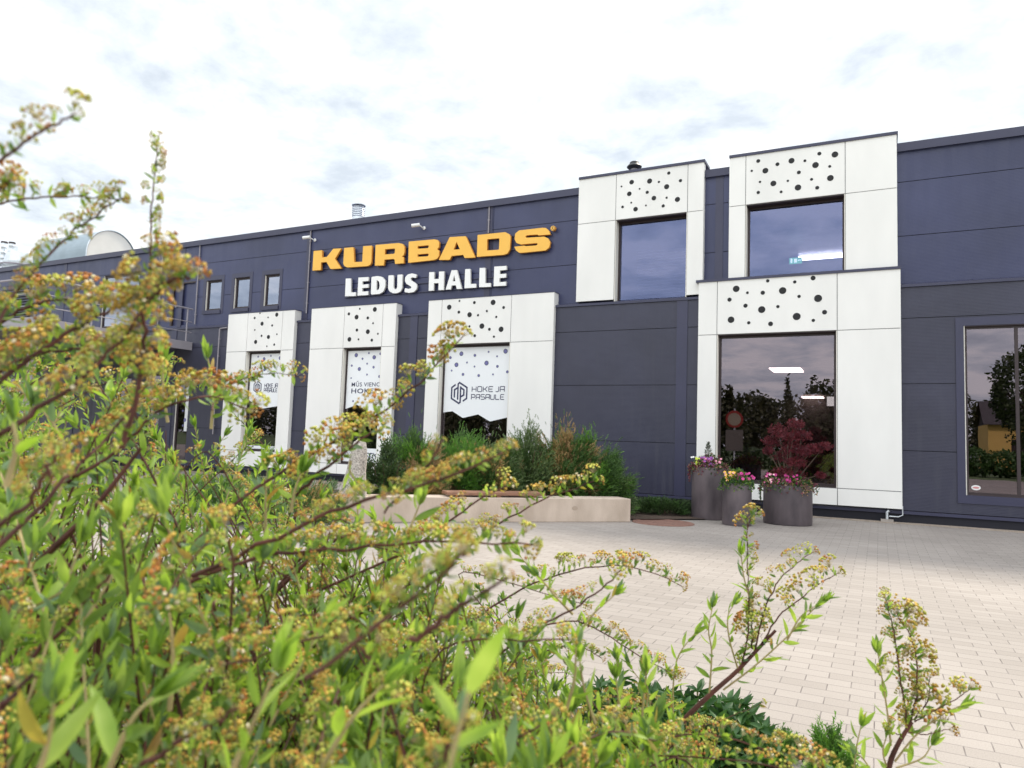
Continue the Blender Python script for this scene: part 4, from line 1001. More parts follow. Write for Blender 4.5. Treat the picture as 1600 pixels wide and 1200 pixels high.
RADS = [pr(1083, 1131, 813) * .98, pr(1131, 1171, 822) * .98, pr(1198, 1263, 822) * .98]
flowerbed(0, dict(leaf=['dred', 'dgreen', 'leafB', 'dryleaf'], lp=[.5, .25, .15, .1], fl=[('purple', 'magenta', 'dred', 26, .1, -.6, .075, .021), ('lime', 'lime', 'yellow', 14, -.55, -.75, .022, .016), ('pink', 'magenta', 'purple', 14, .45, -.6, .06, .018), ('white', 'white', 'lime', 5, -.8, -.5, .02, .015)]), 'plum leaves with purple and lime flowers filling the tallest planter')
flowerbed(1, dict(leaf=['leafB', 'dgreen'], lp=[.5, .5], dens=1.1, fl=[('yellow', 'pink', 'purple', 15, -.4, -.7, .05, .021), ('magenta', 'magenta', 'dred', 18, .4, -.5, .06, .022), ('pink', 'yellow', 'dred', 6, -.1, -.3, .03, .024), ('magenta', 'magenta', 'dred', 2, .95, -.5, .02, .022)]), 'yellow, pink and magenta pansies filling the narrowest planter')
flowerbed(2, dict(leaf=['dgreen', 'dred', 'dryleaf', 'leafB'], lp=[.42, .25, .18, .15], fl=[('magenta', 'magenta', 'dred', 22, -.05, -.6, .085, .022), ('magenta', 'pink', 'magenta', 8, -.6, -.6, .05, .018), ('magenta', 'magenta', 'dred', 6, .35, -.6, .04, .018), ('pink', 'white', 'pink', 4, -.5, -.9, .03, .017)]), 'magenta pansies and trailing leaves filling the widest planter')
def trail(idx, a0, ln, m, label, cat='trailing plant', seed=0):
    rnd = random.Random(seed); X, Y, h = PL[idx]; r = RADS[idx]; t = empty('trailing_plant', (X + r * math.cos(a0), Y + r * math.sin(a0), h), label, cat)
    B = Batch(); st = MB()
    for s_ in range(5):
        a = a0 + rnd.uniform(-.28, .28); l_ = ln * rnd.uniform(.5, 1)
        pts = [Vector((X + math.cos(a) * r * .8, Y + math.sin(a) * r * .8, h)), Vector((X + math.cos(a) * r * 1.06, Y + math.sin(a) * r * 1.06, h + .01)), Vector((X + math.cos(a) * r * 1.14, Y + math.sin(a) * r * 1.14, h - l_ * .5)), Vector((X + math.cos(a) * r * 1.12, Y + math.sin(a) * r * 1.12, h - l_))]
        c = spline(pts, 12); st.tube(c, .0025, 4); q = resample(c, .018)
        pos = np.array([p[0][:] for p in q]); n = len(pos); d = rand_dirs(n, -.1); d[:, 0] += math.cos(a) * .8; d[:, 1] += math.sin(a) * .8
        B.add(BROAD_V, BROAD_F, np.zeros(len(BROAD_F), int), frames(d) * RNG.uniform(.022, .045, n)[:, None, None], pos)
    st.build('stems', M['twig'], t); B.build('leaves', [m], t)
trail(0, math.radians(205), .26, MD['dred'], 'dark trailing plant over the left rim of the tallest planter', seed=1)
trail(2, math.radians(190), .30, MD['dgreen'], 'dark ivy hanging over the left rim of the widest planter', seed=2)
trail(2, math.radians(-38), .16, MD['dryleaf'], 'tan leaved plant over the right rim of the widest planter', seed=3)
# small conifer sprig in the tallest planter
X, Y, h = PL[0]; t = empty('dwarf_conifer', (X - .02, Y, h), 'thin dark conifer sprig standing in the tallest planter', 'conifer')
b = MB(); b.tube([(X - .02, Y, h - .08), (X - .015, Y, h + .2), (X - .02, Y, h + .40)], [.008, .006, .002], 6); b.build('trunk', M['bark'], t)
B = Batch(); n = 520; zz_ = RNG.uniform(.02, 1, n) ** .8; a = RNG.uniform(0, 6.28, n); rr = (1 - zz_) * .11 * RNG.uniform(.2, 1, n)
pos = np.stack([X - .02 + rr * np.cos(a), Y + rr * np.sin(a), h + zz_ * .38], 1); d = np.stack([np.cos(a), np.sin(a), RNG.uniform(.4, 1.4, n)], 1)
B.add(LEAFN_V, LEAFN_F, np.zeros(len(LEAFN_F), int), frames(d) * np.array([.5, 1, .5]) * RNG.uniform(.025, .045, n)[:, None, None], pos); B.build('foliage', [MD['spruce']], t)
# Japanese maple
def maple_leaf():
    v = []; f = []
    for k, a in enumerate((-75, -40, 0, 40, 75)):
        l_ = (.62, .88, 1, .88, .62)[k]; a = math.radians(a); dx, dy = math.sin(a), math.cos(a); n = len(v)
        v += [(0, 0, 0), (dx * l_ * .5 + dy * .10, dy * l_ * .5 - dx * .10, .02), (dx * l_, dy * l_, -.12), (dx * l_ * .5 - dy * .10, dy * l_ * .5 + dx * .10, .02)]
        f += [(n, n + 1, n + 2), (n, n + 2, n + 3)]
    return np.array(v, float), np.array(f)
MV, MF = maple_leaf()
X, Y, h = PL[2]; t = empty('japanese_maple', (X, Y, h - .05), 'dark red Japanese maple in the widest planter before the large window', 'tree')
def pt2(px, py, Yp): a = at(px, py, Yp); return Vector((a[0], Yp, a[1]))
st = MB(); base = Vector((X, Y, h - .08)); B = Batch()
pads = [(1215, 672, .13, .06), (1243, 662, .12, .05), (1232, 680, .16, .07), (1253, 680, .13, .06), (1205, 690, .12, .06), (1240, 700, .17, .07), (1260, 705, .13, .05), (1288, 697, .10, .04), (1274, 700, .10, .045), (1222, 715, .13, .06), (1245, 722, .15, .06), (1225, 738, .14, .05), (1207, 745, .10, .04), (1245, 742, .12, .05), (1282, 742, .07, .03), (1200, 704, .07, .035)]
for i, (px, py, rx, rz) in enumerate(pads):
    c = pt2(px, py, Y + random.uniform(-.14, .14)); mid = base.lerp(c, .5) + Vector((random.uniform(-.04, .04), 0, .03))
    st.tube(spline([base, mid, c], 8), [.016 - .0018 * k for k in range(8)], 5)
    n = int(2200 * rx)
    u = rand_dirs(n) * (RNG.uniform(.1, 1.0, n) ** .5 * RNG.choice([1, 1.25], n, p=[.75, .25]))[:, None]; pos = np.array(c) + u * np.array([rx * 1.05, rx * .9, rz * 1.35])
    d = rand_dirs(n, -.25) * .7 + u * .8
    B.add(MV, MF, np.zeros(len(MF), int), frames(d) * RNG.uniform(.022, .042, n)[:, None, None], pos)
st.build('trunk', M['bark'], t); B.build('crown', [MD['maple']], t)

# ------------------------------------------------------------------ shrubs behind the bench
def spray_template(n=7, w=.10, up=.35):
    v = []; f = []
    for i in range(n):
        t_ = .15 + .8 * i / (n - 1); s_ = (-1) ** i; a = math.radians(34) * s_; l_ = .42 * (1 - t_ * .55); b0 = (0, t_ * .9, 0)
        e = (math.sin(a) * l_, t_ * .9 + math.cos(a) * l_, up * .25 * (i % 3 - 1)); m = len(v)
        v += [(b0[0], b0[1] - w * .3, 0), e, (b0[0] + s_ * .01, b0[1] + w * .45, w * .4)]; f.append((m, m + 1, m + 2))
    m = len(v); v += [(-w * .12, 0, 0), (w * .12, 0, 0), (0, 1.1, 0)]; f.append((m, m + 1, m + 2))
    return np.array(v, float), np.array(f)
SV, SF = spray_template(8, .17, .5)
GRN = {'dark': leafmat('conifer_dark', (.045, .10, .03), (.09, .17, .05), .2), 'bright': leafmat('conifer_bright', (.09, .22, .035), (.18, .36, .07), .3),
       'grey': leafmat('conifer_grey_green', (.10, .16, .07), (.20, .27, .12), .25), 'brown': leafmat('conifer_browned_tips', (.29, .19, .09), (.43, .30, .15), .25), 'mid': leafmat('conifer_mid', (.055, .12, .035), (.12, .21, .06), .25),
       'box': leafmat('box_leaf', (.03, .055, .02), (.06, .10, .035), .15)}
def conifer(name, c, rx, ry, h, mats, probs, label, n=2600, size=.16, upw=.8, group=None, cat='shrub', lean=0.0, spikes=.25, tmpl=None, z0=.03):
    t = empty(name, (c[0], c[1], z0), label, cat, group)
    B = Batch(); u = rand_dirs(n, .35); u[:, 2] = np.abs(u[:, 2]); rad = RNG.uniform(.35, 1.0, n) ** .5
    nl = 46; lob = rand_dirs(nl, .35); lob[:, 2] = np.abs(lob[:, 2]); amp = RNG.uniform(.55, 1.08, nl)
    k = RNG.integers(0, nl, n); q_ = lob[k] * amp[k][:, None] + RNG.normal(0, .11, (n, 3)); q_[:, 2] = np.abs(q_[:, 2])
    rad = np.linalg.norm(q_, axis=1); u = q_ / rad[:, None]
    tall = RNG.uniform(0, 1, n) < spikes * .3; rad[tall] *= RNG.uniform(1.0, 1.16, tall.sum()); u[:, 2] = np.sign(u[:, 2]) * np.abs(u[:, 2]) ** .7
    pos = np.array([c[0], c[1], z0]) + u * rad[:, None] * np.array([rx, ry, h * .9]); pos[:, 0] += lean * pos[:, 2]
    keep = pos[:, 2] > z0 + .01; 
    d = u * np.array([1, 1, .6]) + np.array([0, 0, upw]) + RNG.normal(0, .42, (n, 3))
    mi = RNG.choice(len(mats), nl, p=probs)[k]; sw = RNG.uniform(0, 1, n) < .25; mi[sw] = RNG.choice(len(mats), int(sw.sum()), p=probs); d = d + lob[k] * .8
    # browned or fresh tips gather in clumps
    noise = np.sin(pos[:, 0] * 9 + c[0]) * np.sin(pos[:, 1] * 8) * np.sin(pos[:, 2] * 10 + 1)
    mi = np.where((noise > .25) & (RNG.uniform(0, 1, n) < .6), len(mats) - 1, mi)
    tv, tf = tmpl or (SV, SF)
    B.add(tv, tf, np.repeat(mi[keep][:, None], len(tf), 1), frames(d[keep]) * (size * RNG.uniform(.6, 1.25, keep.sum()))[:, None, None], pos[keep])
    B.build('foliage', [GRN[q] for q in mats], t)
    st = MB()
    for s_ in range(9):
        a = random.uniform(0, 6.28); q = random.uniform(.2, .75)
        st.tube(spline([(c[0] + .04 * math.cos(a), c[1] + .04 * math.sin(a), 0), (c[0] + rx * q * .5 * math.cos(a), c[1] + ry * q * .5 * math.sin(a), h * .4), (c[0] + rx * q * math.cos(a) + lean * h * .7, c[1] + ry * q * math.sin(a), h * .8)], 7), [.018, .016, .013, .010, .008, .006, .004], 5)
    st.build('stems', M['twig'], t); return t
def shr(px, py_top, dpt, wpx, *a, **k):
    """shrub whose top shows at (px, py_top), wpx wide"""
    lim = 8.95 + (px - 497) / 488 * 1.5 + .58; dpt = max(dpt, lim + wpx / 2 / F_PX * dpt * .95)
    T = P(px, py_top, dpt); r = wpx / 2 / F_PX * dpt; r *= 1.22; k['upw'] = k.get('upw', .8) * .25; k['n'] = int(k.get('n', 5000) * 1.3); k['size'] = k.get('size', .1) * .88; k['n'] = int(k['n'] * 1.25)
    return conifer('shrub', (T.x, T.y), r, r * .85, T.z / 1.04, *a, group='evergreens behind the concrete bench', **k)
shr(606, 700, 9.7, 62, ['box', 'dark', 'box'], [.6, .3, .1], 'small dark leaved shrub at the left end of the evergreens', n=5200, size=.045, upw=.2, tmpl=(BROAD_V, BROAD_F))
shr(648, 680, 10.8, 84, ['mid', 'dark', 'bright'], [.5, .2, .3], 'green rounded shrub rising behind the brown tipped one, left of the white portal', n=6800, size=.10)
shr(660, 702, 9.7, 66, ['mid', 'brown', 'brown'], [.35, .4, .25], 'brown tipped juniper in front at the left of the evergreens', n=6500, size=.095, upw=1.3)
shr(715, 677, 10.9, 92, ['bright', 'mid', 'bright'], [.55, .3, .15], 'bright green feathery shrub in front of the wide printed window', n=7500, size=.10)
shr(762, 684, 10.7, 82, ['mid', 'grey', 'brown'], [.5, .35, .15], 'loose mid green shrub at the middle of the evergreens', n=6500, size=.10)
shr(775, 716, 9.95, 78, ['dark', 'mid', 'brown'], [.5, .4, .1], 'low dark shrub behind the wooden seat', n=5200, size=.09)
shr(822, 674, 11.0, 86, ['grey', 'mid', 'grey'], [.6, .25, .15], 'grey green feathery shrub with thin arching tips, right of the printed window', n=6200, size=.12, spikes=.8)
shr(882, 674, 10.9, 84, ['mid', 'brown', 'brown'], [.5, .2, .3], 'tallest green shrub with a tuft of tan tips against the dark wall', n=7500, size=.11, upw=1.2, spikes=.6)
shr(852, 712, 10.3, 80, ['dark', 'mid', 'brown'], [.4, .4, .2], 'dark shrub before the grey green feathery one', n=5200, size=.10)
shr(918, 690, 10.9, 84, ['mid', 'bright', 'dark'], [.5, .3, .2], 'green shrub sloping down towards the right end of the bench', n=6500, size=.10)
shr(945, 722, 10.7, 66, ['mid', 'grey', 'bright'], [.5, .3, .2], 'low spreading shrub at the right end of the evergreens', n=5200, size=.09, upw=.3)
# arching pale-flowered sprays
def lowplant(name, c, rx, ry, h, mats, probs, label, n, size, cat='plant', tmpl=None, upw=.4, kind=None):
    return conifer(name, c, rx, ry, h, mats, probs, label, n=n, size=size, upw=upw, cat=cat, tmpl=tmpl, spikes=0.1)
c = gnd(1022, 806); lowplant('ground_juniper', (c[0], c[1] + .3), .62, .35, .17, ['box', 'dark', 'box'], [.5, .4, .1], 'flat dark creeping juniper between bench and planters', 4200, .09)
c = P(455, 775, 8.6); conifer('shrub', (c.x, c.y), .75, .5, .52, ['dark', 'mid', 'brown'], [.4, .5, .1], 'low dark green shrub left of the granite stone', n=5200, size=.09)
c = P(360, 775, 9.4); conifer('shrub', (c.x, c.y), .95, .6, .55, ['mid', 'bright', 'dark'], [.4, .4, .2], 'low bushy shrub before the leftmost white portal', n=5200, size=.09)
# ------------------------------------------------------------------ what the windows mirror: the far side of the square
def blob_tree(B, x, y, h, r, z0, n, rnd, pointed=False, ls=.35):
    u = rand_dirs(n); rad = RNG.uniform(.5, 1, n) ** .5; nl = 10; lob = rand_dirs(nl); amp = RNG.uniform(.75, 1.2, nl); k = np.argmax(u @ lob.T, 1); rad *= amp[k]
    zc = (z0 + h) / 2; pos = np.array([x, y, zc]) + u * rad[:, None] * np.array([r, r, (h - z0) / 2])
    if pointed: f_ = np.clip((h - pos[:, 2]) / (h - z0), .12, 1); pos[:, 0] = x + (pos[:, 0] - x) * f_; pos[:, 1] = y + (pos[:, 1] - y) * f_
    B.add(LEAFN_V * [1.8, 1, 1], LEAFN_F, np.zeros(len(LEAFN_F), int), frames(rand_dirs(n)) * (RNG.uniform(.6, 1.2, n) * max(.1, r * ls))[:, None, None], pos)
B = Batch(); rnd = random.Random(5); TR = MB()
for i in range(190):
    x = rnd.uniform(-150, 60); y = -88 - rnd.uniform(0, 26); h = rnd.uniform(7.5, 10.8) + (2.0 if x > -28 and x < 0 else 0)
    blob_tree(B, x, y, h, rnd.uniform(1.8, 3.2), .0, 600, rnd, rnd.random() < .35, .30)
fo = B.build('forest', [leafmat('forest_leaf', (.035, .045, .02), (.09, .09, .045), .1, scale=1)]); tag(fo, kind='stuff')
def bigtree(x, y, h, r, label):
    t = empty('tree', (x, y, 0), label, 'tree'); st = MB(); st.tube([(x, y, 0), (x + .1, y, h * .3), (x, y + .1, h * .7)], [.28, .2, .08], 8); 
    for k in range(6):
        a = k * 1.05; st.tube([(x + .05, y, h * (.25 + .07 * k)), (x + r * .6 * math.cos(a), y + r * .6 * math.sin(a), h * (.5 + .06 * k))], [.1, .03], 6)
    st.build('trunk', M['bark'], t); B = Batch(); blob_tree(B, x, y, h, r, h * .2, 6500, random, ls=.085); 
    o = B.build('crown', [leafmat('tree_leaf', (.03, .05, .02), (.07, .10, .035), .2, scale=2)], t)
bigtree(8.2, -26, 7.9, 2.8, 'broad dark tree mirrored in the right window')
# yellow house mirrored low in the right window
t = empty('yellow_house', (13, -42, 0), 'yellow house with dark roof mirrored low in the right window', 'house')
b = MB(); b.box(7.5, 16, -46, -40, 0, 3.6); b.build('wall', mat('yellow_render', (.75, .50, .16), .8), t)
b = MB(); b.poly([(7.2, -39.6, 3.6), (16.3, -39.6, 3.6), (16.3, -43, 5.6), (7.2, -43, 5.6)]); b.poly([(7.2, -46.4, 3.6), (7.2, -43, 5.6), (16.3, -43, 5.6), (16.3, -46.4, 3.6)]); b.poly([(7.5, -46, 3.6), (7.5, -40, 3.6), (7.5, -43, 5.55)]); b.build('roof', M['frame'], t)
for x in (9, 11.5, 14): 
    b = MB(); b.box(x, x + 1, -39.99, -39.95, 1.1, 2.5); b.build('window', M['frame'], t)
t = empty('clipped_hedge', (8, -20, 0), 'low round hedge mirrored at the foot of the right window', 'hedge')
B = Batch()
for x in (4.5, 6, 7.4, 9, 10.4): blob_tree(B, x, -20, 1.5, .95, 0, 1500, random, ls=.2)
B.build('foliage', [GRN['dark']], t)
t = empty('hedge_row', (-12, -17, 0), 'long dark hedge across the square mirrored low in the large window', 'hedge')
B = Batch()
for k in range(34): blob_tree(B, -34 + k * 1.05, -17 + random.uniform(-.2, .2), random.uniform(1.0, 1.35), .85, 0, 260, random, ls=.3)
B.build('foliage', [GRN['box']], t)
# street light pole and the round sign with a red ring (mirrored in the large window)
t = empty('traffic_sign', (-4.56, .2, 0), 'round white sign with red ring on a post mirrored in the large window', 'sign')
b = MB(); b.tube([(-4.56, .2, 0), (-4.56, .2, 2.5)], .03, 10); b.build('post', M['zinc'], t)
b = MB(); b.v = []; b.tube([(-4.56, .245, 2.12), (-4.56, .262, 2.12)], .30, 32); b.build('sign_rim', mat('sign_red', (.28, .03, .025), .4), t)
b = MB(); b.tube([(-4.56, .262, 2.12), (-4.56, .266, 2.12)], .22, 32); b.build('sign_face', mat('sign_cream', (.30, .26, .2), .5), t)
b = MB(); b.box(-4.86, -4.26, .245, .262, 1.0, 1.75); b.build('plate', mat('plate_grey', (.14, .13, .12), .5), t)

# ------------------------------------------------------------------ foreground spirea shrubs
class Spirea:
    def __init__(s): s.B = Batch(); s.st = MB()
def add_leaves(B, pos, dirs, size, mats=(0, 1, 2), p=(.5, .35, .15), tv=None):
    n = len(pos)
    if n == 0: return
    mi = RNG.choice(mats, n, p=p); mi[RNG.uniform(0, 1, n) < .035] = 9
    tv_, tf_ = tv or (LEAF_V, LEAF_F)
    B.add(tv_, tf_, np.repeat(mi[:, None], len(tf_), 1), frames(np.asarray(dirs)) * np.asarray(size)[:, None, None], np.asarray(pos))
def perp(t):
    a = t.orthogonal().normalized(); return a, t.cross(a).normalized()
def leafy(pts, r0=.0022, ll=.032, step=.009, B=None, st=None, start=.12, tuft=True, mats=(0, 1, 2), p=(.6, .3, .1), r1=.0008, stm=0):
    """upright new shoot with lance shaped leaves"""
    c = spline(pts, 14); n = len(c); st.tube(c, [r0 + (r1 - r0) * i / (n - 1) for i in range(n)], 5, mi=stm, cap=False)
    pos, dr, sz = [], [], []; ph = RNG.uniform(0, 6.28)
    for i, (q, t, u) in enumerate(resample(c, step)):
        if u < start: continue
        a, b_ = perp(t); an = ph + i * 2.399 + RNG.normal(0, .3); side = a * math.cos(an) + b_ * math.sin(an)
        op = RNG.uniform(.75, 1.15) * (1.25 - .75 * u)
        d = (t * math.cos(op) + side * math.sin(op)); d.z += RNG.normal(0, .1)
        pos.append(q[:]); dr.append(d[:]); sz.append(ll * RNG.uniform(.7, 1.15) * (.65 + .5 * math.sin(math.pi * min(1, u * .9 + .1))))
    if tuft:
        t = (c[-1] - c[-2]).normalized(); a, b_ = perp(t)
        for k in range(6):
            an = k * 1.05 + ph; op = RNG.uniform(.12, .5); d = t * math.cos(op) + (a * math.cos(an) + b_ * math.sin(an)) * math.sin(op)
            pos.append(c[-1][:]); dr.append(d[:]); sz.append(ll * RNG.uniform(.7, 1.1))
    if pos: add_leaves(B, np.array(pos), np.array(dr), np.array(sz), mats, p)
def flowering(pts, r0=.0028, r1=.001, B=None, st=None, f0=.2, f1=1.0, step=.011, us=.011, stalk=.012, lf=.014, dens=1.0, upbias=1.0, stm=1, leafp=1.0, tip=True):
    """arching two year old branch: spent umbels on short stalks along the upper side, small leaves below"""
    r0 *= .72; r1 *= .8; us *= 1.12; step *= .86; dens = min(1, dens * 1.15)
    c = spline(pts, 20); n = len(c); 
    jit = [Vector(RNG.normal(0, r0 * .5, 3)) for _ in c]; c = [q + j for q, j in zip(c, jit)]
    st.tube(c, [r0 + (r1 - r0) * i / (n - 1) for i in range(n)], 6, mi=stm)
    up, ud, us_, lp, ld, ls = [], [], [], [], [], []
    for i, (q, t, u) in enumerate(resample(c, step)):
        a, b_ = perp(t); up_ = Vector((0, 0, 1)); up_ = (up_ - t * up_.dot(t)); up_ = up_.normalized() if up_.length > .2 else a
        an = RNG.uniform(0, 6.28)
        for k in range(int(RNG.poisson(2.2 * leafp))):
            an2 = RNG.uniform(0, 6.28); s_ = a * math.cos(an2) + b_ * math.sin(an2); lp.append(q[:]); ld.append((t * .5 + s_ + Vector((0, 0, .25)))[:]); ls.append(lf * RNG.uniform(.6, 1.3))
        if f0 <= u <= f1 and RNG.uniform() < dens:
            s_ = (up_ * RNG.uniform(.5, 1.3) * upbias + (a * math.cos(an) + b_ * math.sin(an)) * .75 + t * .25).normalized()
            L_ = stalk * RNG.uniform(.6, 1.4); e = q + s_ * L_
            n0 = len(st.v); w_ = .00045
            st.v += [tuple(q + a * w_), tuple(q - a * w_), tuple(e - a * w_), tuple(e + a * w_)]; st.f.append((n0, n0 + 1, n0 + 2, n0 + 3)); st.m.append(2)
            up.append(e[:]); ud.append(s_[:]); us_.append(us * RNG.uniform(.6, 1.4))
            for k in range(2): lp.append(q.lerp(e, RNG.uniform(.2, .8))[:]); ld.append((s_ + Vector(RNG.normal(0, .5, 3)))[:]); ls.append(lf * RNG.uniform(.6, 1.1))
    if tip and up:
        t = (c[-1] - c[-2]).normalized(); up.append(c[-1][:]); ud.append(t[:]); us_.append(us * .8)
    if up: stamp_umbels(B, up, ud, us_)
    if lp: add_leaves(B, np.array(lp), np.array(ld), np.array(ls), (0, 1, 2), (.35, .45, .2), (LEAFN_V, LEAFN_F))
STM = [M['stemgreen'], M['stem'], M['stemgreen']]
def PP(lst, d=None): return [P(q[0], q[1], q[2] if len(q) > 2 else d) for q in lst]
def branch(parent, kind, pts, name='flowering_branch', **k):
    if kind == 'f' and (pts[0] - Vector((0, 0, CAM_H))).length < .75: k['lf'] = .0085; k['us'] = k.get('us', .011) * .70; k['stalk'] = k.get('stalk', .012) * .7; k['leafp'] = k.get('leafp', 1) * .6; k['step'] = k.get('step', .011) * .72
    B = Batch(); st = MB()
    (flowering if kind == 'f' else leafy)(pts, B=B, st=st, **k)
    o = st.build(name, STM, parent); B.build('leaves_and_umbels' if kind == 'f' else 'leaves', SP, o)
    return o
big = empty('spirea_shrub', tuple(Vector((P(200, 1100, 1.3).x, P(200, 1100, 1.3).y, .03))), 'large nearest spirea with spent tan flowers filling the left and bottom of the view', 'shrub', 'spirea shrubs in the near bed')
F_ = lambda l, **k: branch(big, 'f', PP(l), **k)
G_ = lambda l, **k: branch(big, 'l', PP(l), name='leafy_shoot', **k)
F_([(-60, 300, .42), (20, 236, .42), (70, 203, .42), (112, 180, .42)], f0=.25, us=.0095, stalk=.007, step=.009, dens=.75, leafp=.5, r0=.0016, r1=.0009)
F_([(-60, 330, .6), (0, 317, .6), (60, 309, .6), (120, 307, .6), (192, 311, .6)], f0=0, us=.0055, stalk=.005, step=.008, dens=.9, leafp=.3, r0=.0016, r1=.0006)
F_([(-40, 300, .5), (0, 290, .5), (16, 282, .5)], f0=.3, us=.011, stalk=.008, step=.008)
F_([(-10, 520, .55), (30, 450, .57), (100, 375, .6), (150, 335, .6), (192, 308, .6)], f0=0.1, us=.0085, stalk=.007, step=.0075, r0=.0018, r1=.0007, leafp=.8)
F_([(195, 700, .55), (222, 560, .55), (228, 470, .55), (236, 385, .55)], f0=.35, us=.0145, stalk=.010, step=.006, leafp=1.3)
F_([(236, 395, .62), (236, 330, .62), (243, 265, .62), (247, 213, .62)], f0=0, us=.0062, stalk=.0045, step=.0055, r0=.0012, r1=.0005, leafp=.1, lf=.003)
F_([(232, 470, .52), (262, 440, .52), (298, 431, .52)], f0=.1, us=.012, stalk=.008, step=.007)
F_([(-60, 640, .55), (60, 550, .58), (150, 495, .6), (225, 462, .6)], f0=.2, us=.0145, stalk=.011, step=.008, r0=.003, r1=.0012)
F_([(-20, 690, .5), (100, 612, .52), (180, 540, .54), (240, 462, .55)], f0=.3, us=.012, stalk=.010, step=.008, r0=.003)
F_([(-60, 540, .7), (20, 490, .7), (90, 468, .7), (150, 470, .7)], f0=.1, us=.012, stalk=.010, step=.008)
F_([(-60, 620, .7), (40, 560, .7), (120, 545, .7), (200, 560, .7), (240, 600, .7)], f0=.1, us=.013, stalk=.012, step=.009)
F_([(100, 760, .7), (200, 690, .7), (250, 640, .72), (330, 620, .75), (390, 640, .8)], f0=.3, us=.013, stalk=.012, step=.009)
F_([(300, 850, .8), (390, 770, .85), (460, 725, .9), (540, 680, .9), (602, 642, .9), (650, 604, .9), (692, 560, .9), (724, 524, .9)], f0=.3, us=.0135, stalk=.011, step=.011, dens=.85, r0=.0032, r1=.0009)
F_([(330, 640, .9), (350, 605, .95), (390, 590, 1.0), (430, 583, 1.0), (468, 588, 1.0)], f0=.15, us=.009, stalk=.008, step=.008, r0=.0016, r1=.0006)
F_([(455, 780, .85), (510, 730, .85), (560, 690, .85), (600, 665, .85)], f0=.1, us=.012, stalk=.011, step=.010)
F_([(300, 900, .6), (430, 842, .6), (530, 795, .6), (640, 765, .6), (720, 735, .6), (803, 703, .6)], f0=.35, us=.0095, stalk=.009, step=.008, r0=.003, r1=.001)
F_([(600, 800, .62), (640, 760, .62), (672, 722, .62), (690, 690, .62)], f0=.3, us=.007, stalk=.006, step=.008, r0=.0014)
F_([(500, 920, 1.0), (620, 870, 1.0), (700, 815, 1.0), (760, 775, 1.0), (797, 757, 1.0)], f0=.3, us=.012, stalk=.012, step=.012, dens=.75)
F_([(560, 960, 1.05), (700, 878, 1.05), (770, 826, 1.05), (850, 780, 1.05), (934, 751, 1.05)], f0=.4, us=.011, stalk=.012, step=.013, dens=.75, r0=.0026)
F_([(250, 930, .7), (400, 870, .7), (500, 862, .7), (620, 852, .7), (720, 848, .7), (832, 852, .7)], f0=.3, us=.010, stalk=.009, step=.008, r0=.003, r1=.001)
F_([(480, 1060, .36), (580, 985, .37), (650, 930, .38), (705, 880, .38), (730, 862, .38)], f0=.45, us=.0105, stalk=.008, step=.007, r0=.002)
F_([(640, 1000, .42), (720, 950, .42), (790, 905, .42)], f0=.3, us=.008, stalk=.008, step=.009)
F_([(620, 1070, 1.2), (720, 985, 1.22), (800, 928, 1.25), (862, 902, 1.25), (930, 886, 1.25), (1000, 887, 1.25), (1066, 916, 1.25)], f0=.5, us=.011, stalk=.014, step=.011, r0=.003, r1=.0009, leafp=1.0)
F_([(760, 1040, .95), (830, 985, .95), (900, 948, .95), (950, 910, .95), (978, 885, .95)], f0=.35, us=.011, stalk=.012, step=.018, dens=.7, r0=.0024)
F_([(820, 985, 1.3), (870, 973, 1.3), (910, 972, 1.3), (960, 1000, 1.3), (1010, 1032, 1.3), (1058, 1057, 1.3)], f0=.3, us=.010, stalk=.011, step=.010, r0=.0024)
F_([(800, 1040, 1.3), (860, 1015, 1.3), (905, 1010, 1.3), (940, 1028, 1.3)], f0=.3, us=.009, stalk=.010, step=.010, r0=.0018)
F_([(-60, 860, .45), (40, 790, .46), (70, 740, .46), (90, 710, .46)], f0=.45, us=.010, stalk=.01, step=.007)
F_([(-80, 1180, .5), (40, 1040, .52), (120, 960, .54), (180, 880, .56), (240, 800, .6)], f0=.5, us=.010, stalk=.01, step=.011, dens=.6)
F_([(-40, 900, .5), (90, 760, .55), (170, 680, .6), (230, 600, .62)], f0=.45, us=.011, stalk=.01, step=.010, dens=.7, r0=.003)
F_([(90, 1200, .8), (112, 1080, .8), (95, 960, .8), (90, 920, .8)], f0=.8, us=.01, stalk=.01, step=.01)
F_([(620, 1260, .34), (690, 1190, .34), (730, 1120, .34)], f0=.2, us=.0085, stalk=.007, step=.007, dens=.8)
F_([(-20, 1130, .42), (50, 1060, .42), (95, 1035, .42)], f0=.3, us=.009, stalk=.007, step=.01, dens=.7)
F_([(200, 1210, .42), (290, 1150, .42), (370, 1110, .42)], f0=.3, us=.008, stalk=.007, step=.01, dens=.7)
# near leafy shoots with big blurred leaves
G_([(690, 1260, .30), (712, 1160, .30), (728, 1100, .30)], ll=.024, step=.022, r0=.0014, tuft=False)
G_([(728, 1100, .30), (730, 1092, .30), (734, 1080, .30)], ll=.001, step=.03, tuft=False, r0=.001)
Bq = Batch(); qd = P(800, 950, .30) - P(728, 1095, .30); add_leaves(Bq, np.array([P(728, 1095, .30)[:], P(716, 1130, .3)[:], P(705, 1165, .3)[:]]), np.array([qd[:], (P(640, 1010, .3) - P(716, 1130, .3))[:], (P(800, 1120, .3) - P(705, 1165, .3))[:]]), np.array([.038, .022, .024]), (0,), (1,)); Bq.build('leaves', SP, big)
G_([(150, 1260, .40), (180, 1180, .40), (210, 1120, .40), (240, 1090, .40)], ll=.036, step=.014)
G_([(40, 1270, .36), (60, 1210, .36), (75, 1160, .36), (85, 1100, .36)], ll=.036, step=.014)
